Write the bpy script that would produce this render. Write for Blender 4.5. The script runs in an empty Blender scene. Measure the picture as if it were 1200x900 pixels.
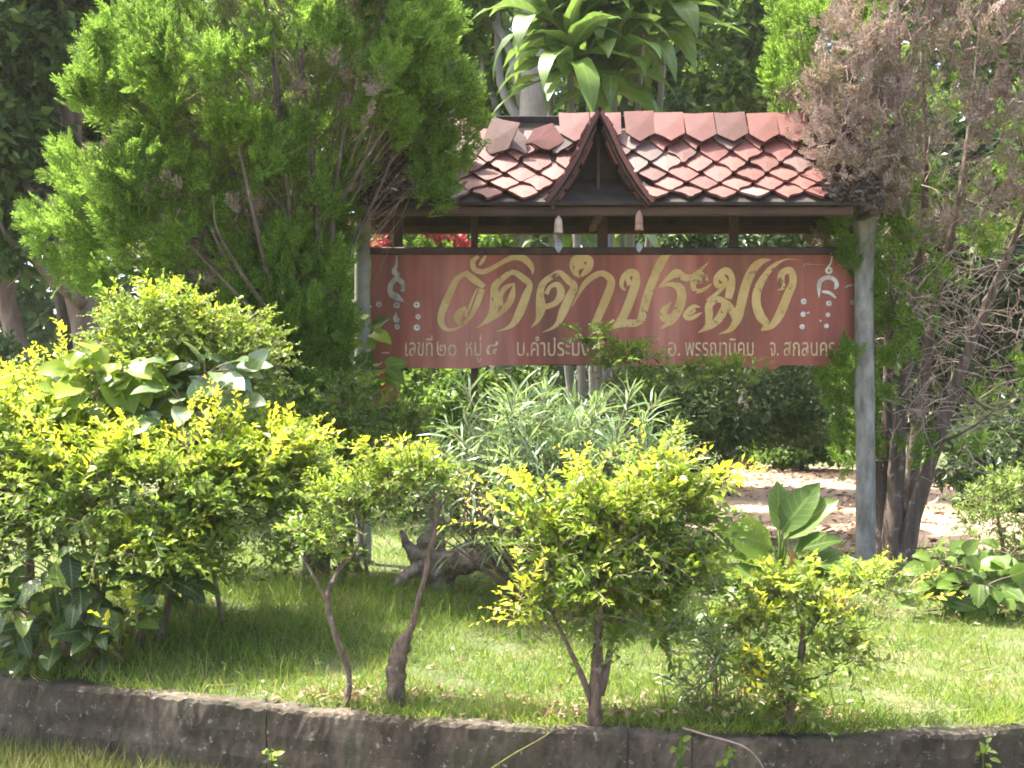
import bpy, math
import numpy as np
from mathutils import Vector, Matrix

# ------------------------------------------------------------------ camera, sky, sun, exposure
scene = bpy.context.scene
F = 1475.0                      # focal length in photo pixels (photo 1200 x 900)
CAMZ = 1.6
cam_data = bpy.data.cameras.new("camera")
cam_data.sensor_fit = 'HORIZONTAL'
cam_data.sensor_width = 36.0
cam_data.lens = 36.0 * F / 1200.0
cam_data.clip_start = 0.05
cam_data.clip_end = 2000.0
cam = bpy.data.objects.new("camera", cam_data)
scene.collection.objects.link(cam)
cam.location = (0, 0, CAMZ)
cam.rotation_euler = (math.radians(90), 0, 0)
scene.camera = cam

SUN_DIR = Vector((-0.36, 0.22, 0.90)).normalized()     # towards the sun: high, behind the sign, a little left
world = bpy.data.worlds.new("World")
scene.world = world
world.use_nodes = True
wn = world.node_tree
bg = wn.nodes["Background"]
sky = wn.nodes.new("ShaderNodeTexSky")
sky.sky_type = 'NISHITA'
sky.sun_disc = False
sky.sun_elevation = math.asin(SUN_DIR.z)
sky.sun_rotation = math.atan2(SUN_DIR.x, SUN_DIR.y)
sky.dust_density = 5.0
sky.air_density = 0.6
sky.ozone_density = 0.3
wn.links.new(sky.outputs[0], bg.inputs[0])
bg.inputs[1].default_value = 0.15

sun_data = bpy.data.lights.new("sun", 'SUN')
sun_data.energy = 3.7
sun_data.angle = math.radians(0.6)
sun_data.color = (1.0, 0.94, 0.82)
sun = bpy.data.objects.new("sun", sun_data)
scene.collection.objects.link(sun)
sun.rotation_euler = SUN_DIR.to_track_quat('Z', 'Y').to_euler()
sun.location = SUN_DIR * 60

scene.view_settings.view_transform = 'Standard'
scene.view_settings.look = 'None'
scene.view_settings.gamma = 1.0
scene.view_settings.use_curve_mapping = False
scene.view_settings.exposure = 2.45
scene.render.engine = 'CYCLES'
cy = scene.cycles
cy.max_bounces = 8
cy.diffuse_bounces = 4
cy.glossy_bounces = 2
cy.transmission_bounces = 6
cy.filter_width = 1.8
cy.sample_clamp_indirect = 6.0

C = scene.collection
rng = np.random.default_rng(7)

# ------------------------------------------------------------------ helpers
def W(px, py, Y):
    return np.array([(px - 600.0) / F * Y, Y, CAMZ - (py - 450.0) / F * Y])

def norm(a):
    return a / (np.linalg.norm(a, axis=-1, keepdims=True) + 1e-9)

def rand_dirs(n, r=None):
    r = r or rng
    return norm(r.normal(size=(n, 3)))

def np_mesh(name, verts, faces, smooth=False, attr=None):
    """verts (N,3), faces (M,k) array or list of arrays"""
    me = bpy.data.meshes.new(name)
    if not isinstance(faces, list):
        faces = [faces]
    faces = [np.asarray(f, dtype=np.int32) for f in faces if len(f)]
    verts = np.asarray(verts, dtype=np.float32)
    me.vertices.add(len(verts))
    me.vertices.foreach_set("co", verts.ravel())
    nl = sum(f.size for f in faces)
    npoly = sum(len(f) for f in faces)
    me.loops.add(nl)
    me.loops.foreach_set("vertex_index", np.concatenate([f.ravel() for f in faces]))
    me.polygons.add(npoly)
    tot = np.concatenate([np.full(len(f), f.shape[1], dtype=np.int32) for f in faces])
    start = np.concatenate([[0], np.cumsum(tot)[:-1]]).astype(np.int32)
    me.polygons.foreach_set("loop_start", start)
    me.polygons.foreach_set("loop_total", tot)
    me.polygons.foreach_set("use_smooth", np.full(npoly, bool(smooth), dtype=bool))
    if attr is not None:
        for k, v in attr.items():
            a = me.attributes.new(k, 'FLOAT', 'POINT')
            a.data.foreach_set("value", np.asarray(v, dtype=np.float32).ravel())
    me.update(calc_edges=True)
    me.validate()
    return me

WL = {}
def empty(name, loc):
    o = bpy.data.objects.new(name, None)
    C.objects.link(o)
    o.location = [float(v) for v in loc]
    o.empty_display_size = 0.1
    WL[o] = Vector([float(v) for v in loc])
    return o

def obj(name, me, mat, parent=None, kind=None, matrix=None):
    o = bpy.data.objects.new(name, me)
    C.objects.link(o)
    if mat is not None and len(me.materials) == 0:
        me.materials.append(mat)
    if parent is not None:
        o.parent = parent
        o.matrix_parent_inverse = parent_inv(parent)
    if matrix is not None:
        o.matrix_basis = matrix
    if kind:
        o["kind"] = kind
    return o

def world_of(o):
    m = o.matrix_basis
    if o.type == 'EMPTY':
        m = Matrix.Translation(o.location)
    if o.parent is not None:
        return world_of(o.parent) @ o.matrix_parent_inverse @ m
    return m
def parent_inv(p):
    return world_of(p).inverted()

def tag(o, label, cat=None, group=None, kind=None):
    o["label"] = label
    if cat: o["category"] = cat
    if group: o["group"] = group
    if kind: o["kind"] = kind
    return o

def catmull(pts, n=8):
    pts = np.asarray(pts, dtype=float)
    if len(pts) == 2:
        t = np.linspace(0, 1, n + 1)[:, None]
        return pts[0] * (1 - t) + pts[1] * t
    p = np.vstack([2 * pts[0] - pts[1], pts, 2 * pts[-1] - pts[-2]])
    out = []
    for i in range(1, len(p) - 2):
        p0, p1, p2, p3 = p[i - 1], p[i], p[i + 1], p[i + 2]
        for t in np.linspace(0, 1, n, endpoint=False):
            out.append(0.5 * ((2 * p1) + (-p0 + p2) * t + (2 * p0 - 5 * p1 + 4 * p2 - p3) * t * t + (-p0 + 3 * p1 - 3 * p2 + p3) * t ** 3))
    out.append(p[-2])
    return np.array(out)

def multi_tube(paths, radii, sides=4, cap=False):
    """paths (N,M,3), radii (N,M) -> verts, quads"""
    paths = np.asarray(paths, float); radii = np.asarray(radii, float)
    N, M, _ = paths.shape
    tan = np.gradient(paths, axis=1)
    tan = norm(tan)
    ref = np.zeros((N, 1, 3)); ref[:] = (0.37, 0.81, 0.11)
    mean = norm(paths[:, -1] - paths[:, 0])[:, None, :]
    bad = np.abs((mean * norm(ref)).sum(-1)) > 0.9
    ref[bad[:, 0]] = (0.9, -0.1, 0.35)
    a = norm(np.cross(tan, np.broadcast_to(ref, tan.shape)))
    b = np.cross(tan, a)
    ang = np.linspace(0, 2 * np.pi, sides, endpoint=False)
    v = paths[:, :, None, :] + radii[:, :, None, None] * (a[:, :, None, :] * np.cos(ang)[None, None, :, None] + b[:, :, None, :] * np.sin(ang)[None, None, :, None])
    idx = np.arange(N * M * sides).reshape(N, M, sides)
    q = np.stack([idx[:, :-1, :], np.roll(idx, -1, axis=2)[:, :-1, :], np.roll(idx, -1, axis=2)[:, 1:, :], idx[:, 1:, :]], axis=-1)
    return v.reshape(-1, 3), q.reshape(-1, 4)

def tube_mesh(name, path, radii, sides=8, rough=0.0, n=6, r=None):
    """one smooth, knobbly, tapered limb with closed ends"""
    r = r or rng
    pr = catmull(np.hstack([np.asarray(path, float), np.asarray(radii, float)[:, None]]), n)
    v, q = multi_tube(pr[None, :, :3], np.maximum(pr[None, :, 3], 0.001), sides)
    if rough:
        c = np.repeat(pr[:, :3], sides, axis=0)
        ph = r.uniform(0, 6.28, 6)
        ang = np.tile(np.linspace(0, 2 * np.pi, sides, endpoint=False), len(pr))
        s = np.repeat(np.arange(len(pr)), sides)
        k = 1 + rough * (0.5 * np.sin(3 * ang + ph[0] + s * 0.25) + 0.4 * np.sin(2 * ang + ph[1] - s * 0.6) + 0.35 * np.sin(s * 1.3 + ph[2]) + 0.3 * r.normal(size=len(v)))
        v = c + (v - c) * k[:, None]
    M = len(pr)
    caps = [np.arange(sides)[::-1][None, :], (np.arange(sides) + (M - 1) * sides)[None, :]]
    return v, [q] + caps

def merge(parts):
    vs, fs, off = [], {}, 0
    for v, f in parts:
        f = f if isinstance(f, list) else [f]
        for a in f:
            a = np.asarray(a)
            if len(a):
                fs.setdefault(a.shape[1], []).append(a + off)
        vs.append(v); off += len(v)
    return np.vstack(vs), [np.vstack(x) for x in fs.values()]

def limbs(name, specs, mat, parent, sides=8, rough=0.12, n=6):
    """several joined limbs of ONE plant as one mesh: specs = [(path, radii)]"""
    parts = [tube_mesh("t", p, r, sides, rough, n) for p, r in specs]
    v, f = merge(parts)
    return obj(name, np_mesh(name, v, f, smooth=True), mat, parent)

# leaf templates: columns u (along), v (across), w (normal)
T_RHOMB = (np.array([[0, 0, 0], [.45, -.5, .10], [1, 0, -.06], [.45, .5, .10]]), np.array([[0, 1, 2], [0, 2, 3]]))
T_LEAF = (np.array([[0, 0, 0], [.28, -.44, .10], [.30, 0, 0.02], [.28, .44, .10], [.68, -.34, .04], [.70, 0, -.04], [.68, .34, .04], [1, 0, -.16]]),
          [np.array([[0, 1, 2], [0, 2, 3], [4, 7, 5], [5, 7, 6]]), np.array([[1, 4, 5, 2], [2, 5, 6, 3]])])
T_BLADE = (np.array([[0, -.5, 0], [0, .5, 0], [.55, .35, .06], [.55, -.35, .06], [1, 0, .28]]),
           [np.array([[0, 1, 2, 3]]), np.array([[3, 2, 4]])])

def cloud(pos, d, nrm, ln, wd, template, curl=None):
    """instanced leaf faces -> verts, faces, per-vertex leaf index"""
    T, Fc = template
    N = len(pos)
    d = norm(d)
    s = norm(np.cross(nrm, d))
    n2 = np.cross(d, s)
    ln = np.broadcast_to(np.asarray(ln, float), (N,)); wd = np.broadcast_to(np.asarray(wd, float), (N,))
    k = np.ones(N) if curl is None else curl
    v = (pos[:, None, :] + d[:, None, :] * (T[None, :, 0] * ln[:, None])[..., None]
         + s[:, None, :] * (T[None, :, 1] * wd[:, None])[..., None]
         + n2[:, None, :] * (T[None, :, 2] * (ln * k)[:, None])[..., None])
    nt = len(T)
    off = (np.arange(N) * nt)[:, None, None]
    Fl = Fc if isinstance(Fc, list) else [Fc]
    fs = [(f[None] + off).reshape(-1, f.shape[1]) for f in Fl]
    return v.reshape(-1, 3), fs, np.repeat(np.arange(N), nt)

# ------------------------------------------------------------------ materials
def new_mat(name):
    m = bpy.data.materials.new(name)
    m.use_nodes = True
    nt = m.node_tree
    p = nt.nodes["Principled BSDF"]
    return m, nt, p

def rgb(c): return (c[0], c[1], c[2], 1.0)

def ramp(nt, fac, stops):
    r = nt.nodes.new("ShaderNodeValToRGB")
    els = r.color_ramp.elements
    while len(els) < len(stops): els.new(0.5)
    for e, (p, c) in zip(els, stops):
        e.position = p; e.color = rgb(c)
    nt.links.new(fac, r.inputs[0])
    return r.outputs[0]

def mixc(nt, fac, a, b, mode='MIX'):
    m = nt.nodes.new("ShaderNodeMix"); m.data_type = 'RGBA'; m.blend_type = mode
    for s, v in ((m.inputs[0], fac), (m.inputs[6], a), (m.inputs[7], b)):
        if hasattr(v, "links") or isinstance(v, bpy.types.NodeSocket): nt.links.new(v, s)
        elif isinstance(v, (int, float)): s.default_value = v
        else: s.default_value = rgb(v)
    return m.outputs[2]

def noise(nt, scale, detail=4, rough=0.55, coord='Object', stretch=None):
    tc = nt.nodes.new("ShaderNodeTexCoord")
    n = nt.nodes.new("ShaderNodeTexNoise")
    n.inputs["Scale"].default_value = scale
    n.inputs["Detail"].default_value = detail
    n.inputs["Roughness"].default_value = rough
    src = tc.outputs[coord]
    if stretch:
        mp = nt.nodes.new("ShaderNodeMapping")
        mp.inputs["Scale"].default_value = stretch
        nt.links.new(src, mp.inputs[0]); src = mp.outputs[0]
    nt.links.new(src, n.inputs["Vector"])
    return n.outputs["Fac"]

def bump(nt, p, h, strength=0.4, dist=0.01):
    b = nt.nodes.new("ShaderNodeBump")
    b.inputs["Strength"].default_value = strength
    b.inputs["Distance"].default_value = dist
    nt.links.new(h, b.inputs["Height"])
    nt.links.new(b.outputs[0], p.inputs["Normal"])

def leaf_mat(name, cols, tip=None, vein=False, transl=0.42, rough=0.45, patch=2.0, spec=0.4, tcol=None, objrand=False):
    """cols: 2-4 stops over a random value of each leaf; tip: colour of the young shoot ends"""
    m, nt, p = new_mat(name)
    if objrand:
        oi = nt.nodes.new("ShaderNodeObjectInfo"); r = oi.outputs["Random"]
    else:
        g = nt.nodes.new("ShaderNodeNewGeometry"); r = g.outputs["Random Per Island"]
    st = [(i / (len(cols) - 1), c) for i, c in enumerate(cols)]
    nz = noise(nt, patch, 2)
    ad = nt.nodes.new("ShaderNodeMath"); ad.operation = 'MULTIPLY_ADD'
    nt.links.new(nz, ad.inputs[0]); ad.inputs[1].default_value = 0.9; ad.inputs[2].default_value = -0.45
    a2 = nt.nodes.new("ShaderNodeMath"); a2.operation = 'ADD'; a2.use_clamp = True
    nt.links.new(r, a2.inputs[0]); nt.links.new(ad.outputs[0], a2.inputs[1])
    col = ramp(nt, a2.outputs[0], st)
    if tip is not None:
        at = nt.nodes.new("ShaderNodeAttribute"); at.attribute_name = "tip"
        f1 = ramp(nt, at.outputs["Fac"], [(0.0, (0, 0, 0)), (.6, (1, 1, 1))])
        f2 = ramp(nt, at.outputs["Fac"], [(.6, (0, 0, 0)), (1.0, (1, 1, 1))])
        col = mixc(nt, f1, col, (.4, .5, .04))
        col = mixc(nt, f2, col, tip)
    if objrand:
        ar = nt.nodes.new("ShaderNodeAttribute"); ar.attribute_name = "rib"
        al = nt.nodes.new("ShaderNodeAttribute"); al.attribute_name = "along"
        def mth(op, x, y):
            q = nt.nodes.new("ShaderNodeMath"); q.operation = op
            for i, w in enumerate((x, y)):
                if isinstance(w, (int, float)): q.inputs[i].default_value = w
                elif w is not None: nt.links.new(w, q.inputs[i])
            return q.outputs[0]
        side = mth('SINE', mth('ADD', mth('MULTIPLY', al.outputs["Fac"], 52.0), mth('MULTIPLY', ar.outputs["Fac"], 9.0)), None)
        vn = ramp(nt, mth('MULTIPLY_ADD', side, .5), [(.9, (0, 0, 0)), (1.0, (.55, .55, .55))])
        rb = ramp(nt, ar.outputs["Fac"], [(.86, (0, 0, 0)), (.97, (1, 1, 1))])
        lighter = mixc(nt, .5, col, (.3, .36, .12))
        col = mixc(nt, vn, col, lighter)
        col = mixc(nt, rb, col, lighter)
        blot = ramp(nt, noise(nt, 9, 5, .7), [(.62, (0, 0, 0)), (.72, (.7, .7, .7))])
        col = mixc(nt, blot, col, (.2, .17, .05))
    nt.links.new(col, p.inputs["Base Color"])
    p.inputs["Roughness"].default_value = rough
    p.inputs["Specular IOR Level"].default_value = spec
    tr = nt.nodes.new("ShaderNodeBsdfTranslucent")
    tint = mixc(nt, 1.0, col, tcol or (1.0, 1.0, 0.55), 'MULTIPLY')
    br = nt.nodes.new("ShaderNodeBrightContrast")
    nt.links.new(tint, br.inputs[0]); br.inputs[1].default_value = 0.02
    nt.links.new(br.outputs[0], tr.inputs[0])
    mx = nt.nodes.new("ShaderNodeMixShader"); mx.inputs[0].default_value = transl
    nt.links.new(p.outputs[0], mx.inputs[1]); nt.links.new(tr.outputs[0], mx.inputs[2])
    nt.links.new(mx.outputs[0], nt.nodes["Material Output"].inputs[0])
    return m

def bark_mat(name, a, b, scale=9.0, stretch=(1, 1, 0.25), lichen=None):
    m, nt, p = new_mat(name)
    n = noise(nt, scale, 6, 0.65, stretch=stretch)
    col = ramp(nt, n, [(0.32, a), (0.68, b)])
    if lichen:
        n2 = noise(nt, scale * 0.6, 5, 0.7)
        f = ramp(nt, n2, [(0.58, (0, 0, 0)), (0.66, (1, 1, 1))])
        col = mixc(nt, f, col, lichen)
    nt.links.new(col, p.inputs["Base Color"])
    p.inputs["Roughness"].default_value = 0.9
    n3 = noise(nt, scale * 5, 6, 0.7, stretch=stretch)
    bump(nt, p, n3, 0.7, 0.012)
    return m

def plain_mat(name, a, b, scale=8, rough=0.7, bumps=0.25, dist=0.004, lo=0.35, hi=0.65, spec=0.4, stretch=None):
    m, nt, p = new_mat(name)
    n = noise(nt, scale, 6, 0.6, stretch=stretch)
    nt.links.new(ramp(nt, n, [(lo, a), (hi, b)]), p.inputs["Base Color"])
    p.inputs["Roughness"].default_value = rough
    p.inputs["Specular IOR Level"].default_value = spec
    if bumps:
        bump(nt, p, noise(nt, scale * 4, 5, 0.6), bumps, dist)
    return m

MAT = {}
# foliage
MAT['thuja'] = leaf_mat('thuja_green', [(.085, .15, .028), (.155, .28, .042), (.26, .41, .06)], transl=.52, rough=.6, patch=1.6, spec=.2)
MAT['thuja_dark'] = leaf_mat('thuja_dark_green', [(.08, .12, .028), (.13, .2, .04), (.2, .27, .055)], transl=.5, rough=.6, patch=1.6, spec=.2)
MAT['thuja_dead'] = leaf_mat('thuja_dry_brown', [(.2, .155, .125), (.31, .245, .205), (.44, .36, .31)], transl=.2, rough=.8, patch=2, spec=.1, tcol=(1, .9, .8))
MAT['duranta'] = leaf_mat('golden_shrub_leaf', [(.065, .125, .02), (.13, .23, .03), (.24, .35, .045)], tip=(.72, .72, .05), transl=.48, rough=.38, patch=4)
MAT['duranta_light'] = leaf_mat('pale_shrub_leaf', [(.09, .15, .03), (.17, .26, .05), (.3, .4, .1)], tip=(.74, .68, .06), transl=.45, rough=.34, patch=4)
MAT['narrow'] = leaf_mat('narrow_leaf_green', [(.1, .17, .06), (.19, .29, .12), (.32, .43, .23)], transl=.42, rough=.3, patch=3, spec=.8)
MAT['narrow_big'] = leaf_mat('narrow_leaf_blade', [(.12, .19, .07), (.22, .32, .14), (.35, .46, .26)], transl=.42, rough=.28, patch=3, spec=.8, objrand=True)
MAT['strap'] = leaf_mat('strap_leaf', [(.07, .13, .025), (.11, .2, .035), (.18, .29, .06)], transl=.46, rough=.34, patch=1.2, spec=.45, objrand=True)
MAT['broad_dark'] = leaf_mat('broad_dark_leaf', [(.028, .06, .016), (.045, .09, .022), (.07, .12, .03)], transl=.34, rough=.38, patch=1.2, spec=.4, objrand=True)
MAT['broad_mid'] = leaf_mat('broad_mid_leaf', [(.055, .115, .02), (.09, .165, .026), (.15, .24, .035)], transl=.46, rough=.42, patch=1.2, spec=.35, objrand=True)
MAT['broad_light'] = leaf_mat('broad_light_leaf', [(.14, .23, .025), (.22, .33, .03), (.34, .44, .045)], transl=.58, rough=.4, patch=1.2, spec=.4, objrand=True)
MAT['broad_glossy'] = leaf_mat('glossy_glare_leaf', [(.09, .15, .06), (.14, .21, .1), (.24, .31, .18)], transl=.3, rough=.25, patch=1.2, spec=1.0, objrand=True)  # glossy leaf; its whitened colour stands in for sun glare
MAT['dry_leaf'] = leaf_mat('dry_leaf', [(.22, .11, .045), (.32, .17, .075), (.42, .26, .13)], transl=.25, rough=.7, patch=2, spec=.2, tcol=(1, .85, .6), objrand=True)
MAT['tree_dark'] = leaf_mat('tree_dark_leaf', [(.03, .06, .02), (.055, .1, .03), (.09, .15, .04)], transl=.35, rough=.4, patch=.8)
MAT['tree_mid'] = leaf_mat('tree_mid_leaf', [(.04, .08, .018), (.075, .14, .026), (.14, .22, .04)], transl=.42, rough=.42, patch=.8)
MAT['tree_light'] = leaf_mat('tree_light_leaf', [(.06, .115, .02), (.11, .2, .03), (.2, .31, .045)], transl=.48, rough=.42, patch=.8)
MAT['blossom'] = leaf_mat('red_blossom', [(.32, .035, .05), (.5, .07, .09), (.6, .13, .14)], transl=.4, rough=.5, patch=3, tcol=(1, .7, .7))
MAT['grass'] = leaf_mat('grass_blade', [(.09, .16, .025), (.16, .27, .035), (.25, .36, .055), (.34, .33, .12)], transl=.45, rough=.5, patch=1.1, spec=.3)
MAT['straw'] = leaf_mat('dry_grass_blade', [(.09, .13, .03), (.13, .17, .04), (.28, .24, .1)], transl=.35, rough=.6, patch=1.5, spec=.2, tcol=(1, .95, .7))
MAT['litter'] = leaf_mat('leaf_litter', [(.2, .12, .07), (.33, .22, .14), (.46, .34, .24)], transl=.15, rough=.75, patch=1, spec=.2, tcol=(1, .85, .6))
MAT['roof_litter'] = leaf_mat('roof_litter', [(.05, .04, .032), (.12, .095, .075), (.24, .2, .165)], transl=.1, rough=.85, patch=2, spec=.1, tcol=(1, .9, .8))
# wood
MAT['bark_brown'] = bark_mat('bark_brown', (.05, .034, .022), (.22, .16, .115), 34, (1, 1, .35), lichen=(.3, .27, .22))
MAT['bark_thuja'] = bark_mat('bark_thuja', (.055, .037, .027), (.17, .125, .1), 16, (1, 1, .12), lichen=(.26, .24, .2))
MAT['bark_grey'] = bark_mat('bark_grey', (.16, .14, .12), (.33, .3, .27), 7, lichen=(.2, .22, .17))
MAT['bark_dark'] = bark_mat('bark_dark', (.025, .02, .016), (.08, .062, .05), 8)
MAT['bark_pink'] = bark_mat('bark_pinkish', (.12, .075, .06), (.27, .19, .16), 9)
MAT['twig'] = plain_mat('twig_brown', (.12, .085, .06), (.27, .2, .15), 20, .85, 0)
MAT['twig_pale'] = plain_mat('twig_pale', (.22, .16, .125), (.42, .33, .27), 14, .85, 0)
MAT['driftwood'] = bark_mat('weathered_wood', (.09, .07, .055), (.36, .3, .25), 22, (1, .3, 1))
# built things
def wall_material():
    m, nt, p = new_mat('stained_concrete')
    base = ramp(nt, noise(nt, 2.2, 6, .62), [(.3, (.05, .038, .026)), (.5, (.095, .074, .052)), (.72, (.2, .162, .118))])
    streak = ramp(nt, noise(nt, 9, 8, .75, stretch=(1, 1, .6)), [(.38, (.32, .32, .29)), (.62, (1.1, 1.1, 1.08))])
    c = mixc(nt, 0.9, base, streak, 'MULTIPLY')
    moss = ramp(nt, noise(nt, 6, 7, .75), [(.5, (0, 0, 0)), (.62, (.85, .85, .85))])
    c = mixc(nt, moss, c, (.062, .062, .034))
    lich = ramp(nt, noise(nt, 30, 6, .7), [(.6, (0, 0, 0)), (.66, (1, 1, 1))])
    c = mixc(nt, lich, c, (.24, .22, .18))
    nt.links.new(c, p.inputs["Base Color"]); p.inputs["Roughness"].default_value = .92
    bump(nt, p, noise(nt, 40, 8, .7), .6, .012)
    return m
MAT['wall'] = wall_material()
MAT['wall_edge'] = plain_mat('worn_concrete_edge', (.13, .115, .1), (.34, .31, .27), 9, .9, .5, .01)
def board_material():
    m, nt, p = new_mat('faded_red_paint')
    base = ramp(nt, noise(nt, 1.0, 3, .5, stretch=(1.3, 1, .45)), [(.38, (.235, .085, .047)), (.5, (.35, .1, .062)), (.62, (.48, .19, .13))])
    streak = ramp(nt, noise(nt, 5, 4, .55, stretch=(1.5, 1, .12)), [(.38, (.66, .62, .6)), (.62, (1.1, 1.1, 1.1))])
    c = mixc(nt, .8, base, streak, 'MULTIPLY')
    dirt = ramp(nt, noise(nt, 3.2, 6, .7), [(.60, (0, 0, 0)), (.74, (.55, .55, .55))])
    c = mixc(nt, dirt, c, (.2, .125, .09))
    nt.links.new(c, p.inputs["Base Color"]); p.inputs["Roughness"].default_value = .5
    p.inputs["Specular IOR Level"].default_value = .35
    bump(nt, p, noise(nt, 2.0, 2, .5, stretch=(2.5, 1, .3)), .35, .03)
    return m
MAT['board'] = board_material()
def gold_material():
    m, nt, p = new_mat('worn_gold_paint')
    base = ramp(nt, noise(nt, 6, 4, .6), [(.35, (.5, .32, .09)), (.62, (.62, .43, .16))])
    wear = ramp(nt, noise(nt, 20, 6, .75), [(.55, (0, 0, 0)), (.6, (1, 1, 1))])
    wide = ramp(nt, noise(nt, 3.5, 3, .6), [(.5, (0, 0, 0)), (.6, (1, 1, 1))])
    wf = mixc(nt, 1.0, wear, wide, 'MULTIPLY')
    c = mixc(nt, wf, base, (.12, .06, .035))
    nt.links.new(c, p.inputs["Base Color"]); p.inputs["Roughness"].default_value = .5
    return m
MAT['gold'] = gold_material()
MAT['gold_small'] = plain_mat('faded_gold_paint', (.5, .32, .16), (.74, .58, .34), 30, .55, 0)
MAT['emblem'] = plain_mat('chalky_white_paint', (.42, .39, .33), (.72, .7, .64), 14, .6, .2)
MAT['emblem_grey'] = plain_mat('dulled_white_paint', (.22, .19, .15), (.46, .42, .35), 16, .6, .3)
MAT['rust_steel'] = plain_mat('dark_brown_steel', (.035, .02, .016), (.085, .042, .034), 7, .6, .3)
MAT['beam'] = plain_mat('brown_timber', (.04, .024, .017), (.11, .062, .045), 6, .75, .4, .006, stretch=(.3, 1, 2))
MAT['concrete_post'] = plain_mat('weathered_post', (.13, .12, .1), (.34, .325, .29), 16, .9, .6, .008, .3, .7, stretch=(1, 1, .35))
MAT['post_grey'] = plain_mat('greenish_grey_post', (.17, .17, .145), (.33, .33, .29), 5, .8, .4, .006, .3, .7)
def tile_material(name, cols, dirt=.5):
    m, nt, p = new_mat(name)
    oi = nt.nodes.new("ShaderNodeObjectInfo")
    c = ramp(nt, oi.outputs["Random"], [(i / (len(cols) - 1), q) for i, q in enumerate(cols)])
    n = ramp(nt, noise(nt, 5, 6, .65), [(.35, (.6, .58, .58)), (.62, (1.1, 1.1, 1.1))])
    c = mixc(nt, .8, c, n, 'MULTIPLY')
    d = ramp(nt, noise(nt, 9, 6, .75), [(.52, (0, 0, 0)), (.66, (dirt, dirt, dirt))])
    c = mixc(nt, d, c, (.065, .04, .032))
    nt.links.new(c, p.inputs["Base Color"]); p.inputs["Roughness"].default_value = .62
    bump(nt, p, noise(nt, 30, 6, .65), .35, .006)
    return m
MAT['tile'] = tile_material('terracotta_tile', [(.075, .024, .018), (.135, .036, .027), (.165, .047, .036), (.19, .068, .053)])
MAT['tile_dark'] = tile_material('mossy_tile', [(.07, .05, .045), (.13, .075, .065), (.18, .11, .095)], .8)
MAT['deck'] = plain_mat('shade_dark_boards', (.018, .014, .012), (.05, .036, .03), 6, .9, .3)  # near-black boards, so gaps between tiles and the gable interior look shaded
MAT['bell'] = plain_mat('rusty_bell_metal', (.19, .1, .06), (.4, .25, .17), 18, .5, .3)
MAT['bell_pale'] = plain_mat('pale_bell_metal', (.3, .21, .15), (.5, .39, .3), 18, .5, .3)
MAT['clapper'] = plain_mat('tarnished_tin', (.13, .14, .13), (.3, .32, .3), 25, .45, .2)
MAT['cord'] = plain_mat('dark_cord', (.05, .035, .025), (.12, .08, .06), 40, .8, 0)
# ground
def lawn_material():
    m, nt, p = new_mat('lawn_soil')
    c = ramp(nt, noise(nt, 2.4, 6, .65), [(.3, (.045, .06, .02)), (.5, (.075, .1, .03)), (.7, (.14, .12, .06))])
    nt.links.new(c, p.inputs["Base Color"]); p.inputs["Roughness"].default_value = .95
    bump(nt, p, noise(nt, 30, 6, .7), .6, .02)
    return m
MAT['lawn'] = lawn_material()
MAT['earth'] = plain_mat('sandy_earth', (.22, .15, .095), (.37, .28, .2), 1.6, .95, .6, .02)
MAT['verge'] = plain_mat('verge_soil', (.06, .055, .03), (.14, .12, .07), 3, .95, .6, .02)

# ------------------------------------------------------------------ ground, lawn, yard, wall
def gz(x, y):
    return 0.172 + 0.16 * np.exp(-((x + 2.3) ** 2 / 1.8 + (y - 7.7) ** 2 / 1.4)) + 0.05 * np.exp(-((x - 0.2) ** 2 / 3 + (y - 8.4) ** 2 / 1.2)) \
        + 0.006 * np.sin(x * 3.1 + 1) * np.cos(y * 2.7) * np.clip((11 - y) / 2, 0, 1)

def ground_pt(px, Y):
    x = (px - 600) / F * Y
    return np.array([x, Y, float(gz(x, Y))])

WZ = 0.175
wall_px = [(-1100, 700), (-700, 735), (-300, 768), (0, 795), (200, 815), (400, 836), (600, 852), (730, 855.5), (860, 860), (1000, 858), (1100, 854), (1200, 848), (1450, 832), (1800, 806), (2200, 770)]
wall_xy = []
for a, b in wall_px:
    Y = (CAMZ - WZ) * F / (b - 450.0)
    wall_xy.append([(a - 600) / F * Y, Y, a])
wall_xy = catmull(np.array(wall_xy), 14)

# the big sheet to the horizon, at the level of the road in front of the wall
g = 400.0
gm = np_mesh("ground", np.array([[-g, -g, -.2], [g, -g, -.2], [g, g, -.2], [-g, g, -.2]]), np.array([[0, 1, 2, 3]]))
tag(obj("ground", gm, MAT['verge']), "bare grassy verge in front of the low curved wall", kind="structure")

def lawn_sheet():
    sub = wall_xy[::2, :2]
    ks = np.concatenate([np.linspace(1.012, 2.2, 42), np.linspace(2.3, 13, 28)])
    pts = sub[:, None, :] * ks[None, :, None]
    z = gz(pts[..., 0], pts[..., 1])
    z[:, 0] -= .06
    z[:, 1] -= .012
    v = np.dstack([pts, z]).reshape(-1, 3)
    n, m = len(sub), len(ks)
    i = np.arange(n * m).reshape(n, m)
    q = np.stack([i[:-1, :-1], i[1:, :-1], i[1:, 1:], i[:-1, 1:]], -1).reshape(-1, 4)
    o = obj("lawn", np_mesh("lawn", v, q, smooth=True), MAT['lawn'])
    tag(o, "green lawn inside the curved retaining wall", kind="structure")
lawn_sheet()

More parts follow.
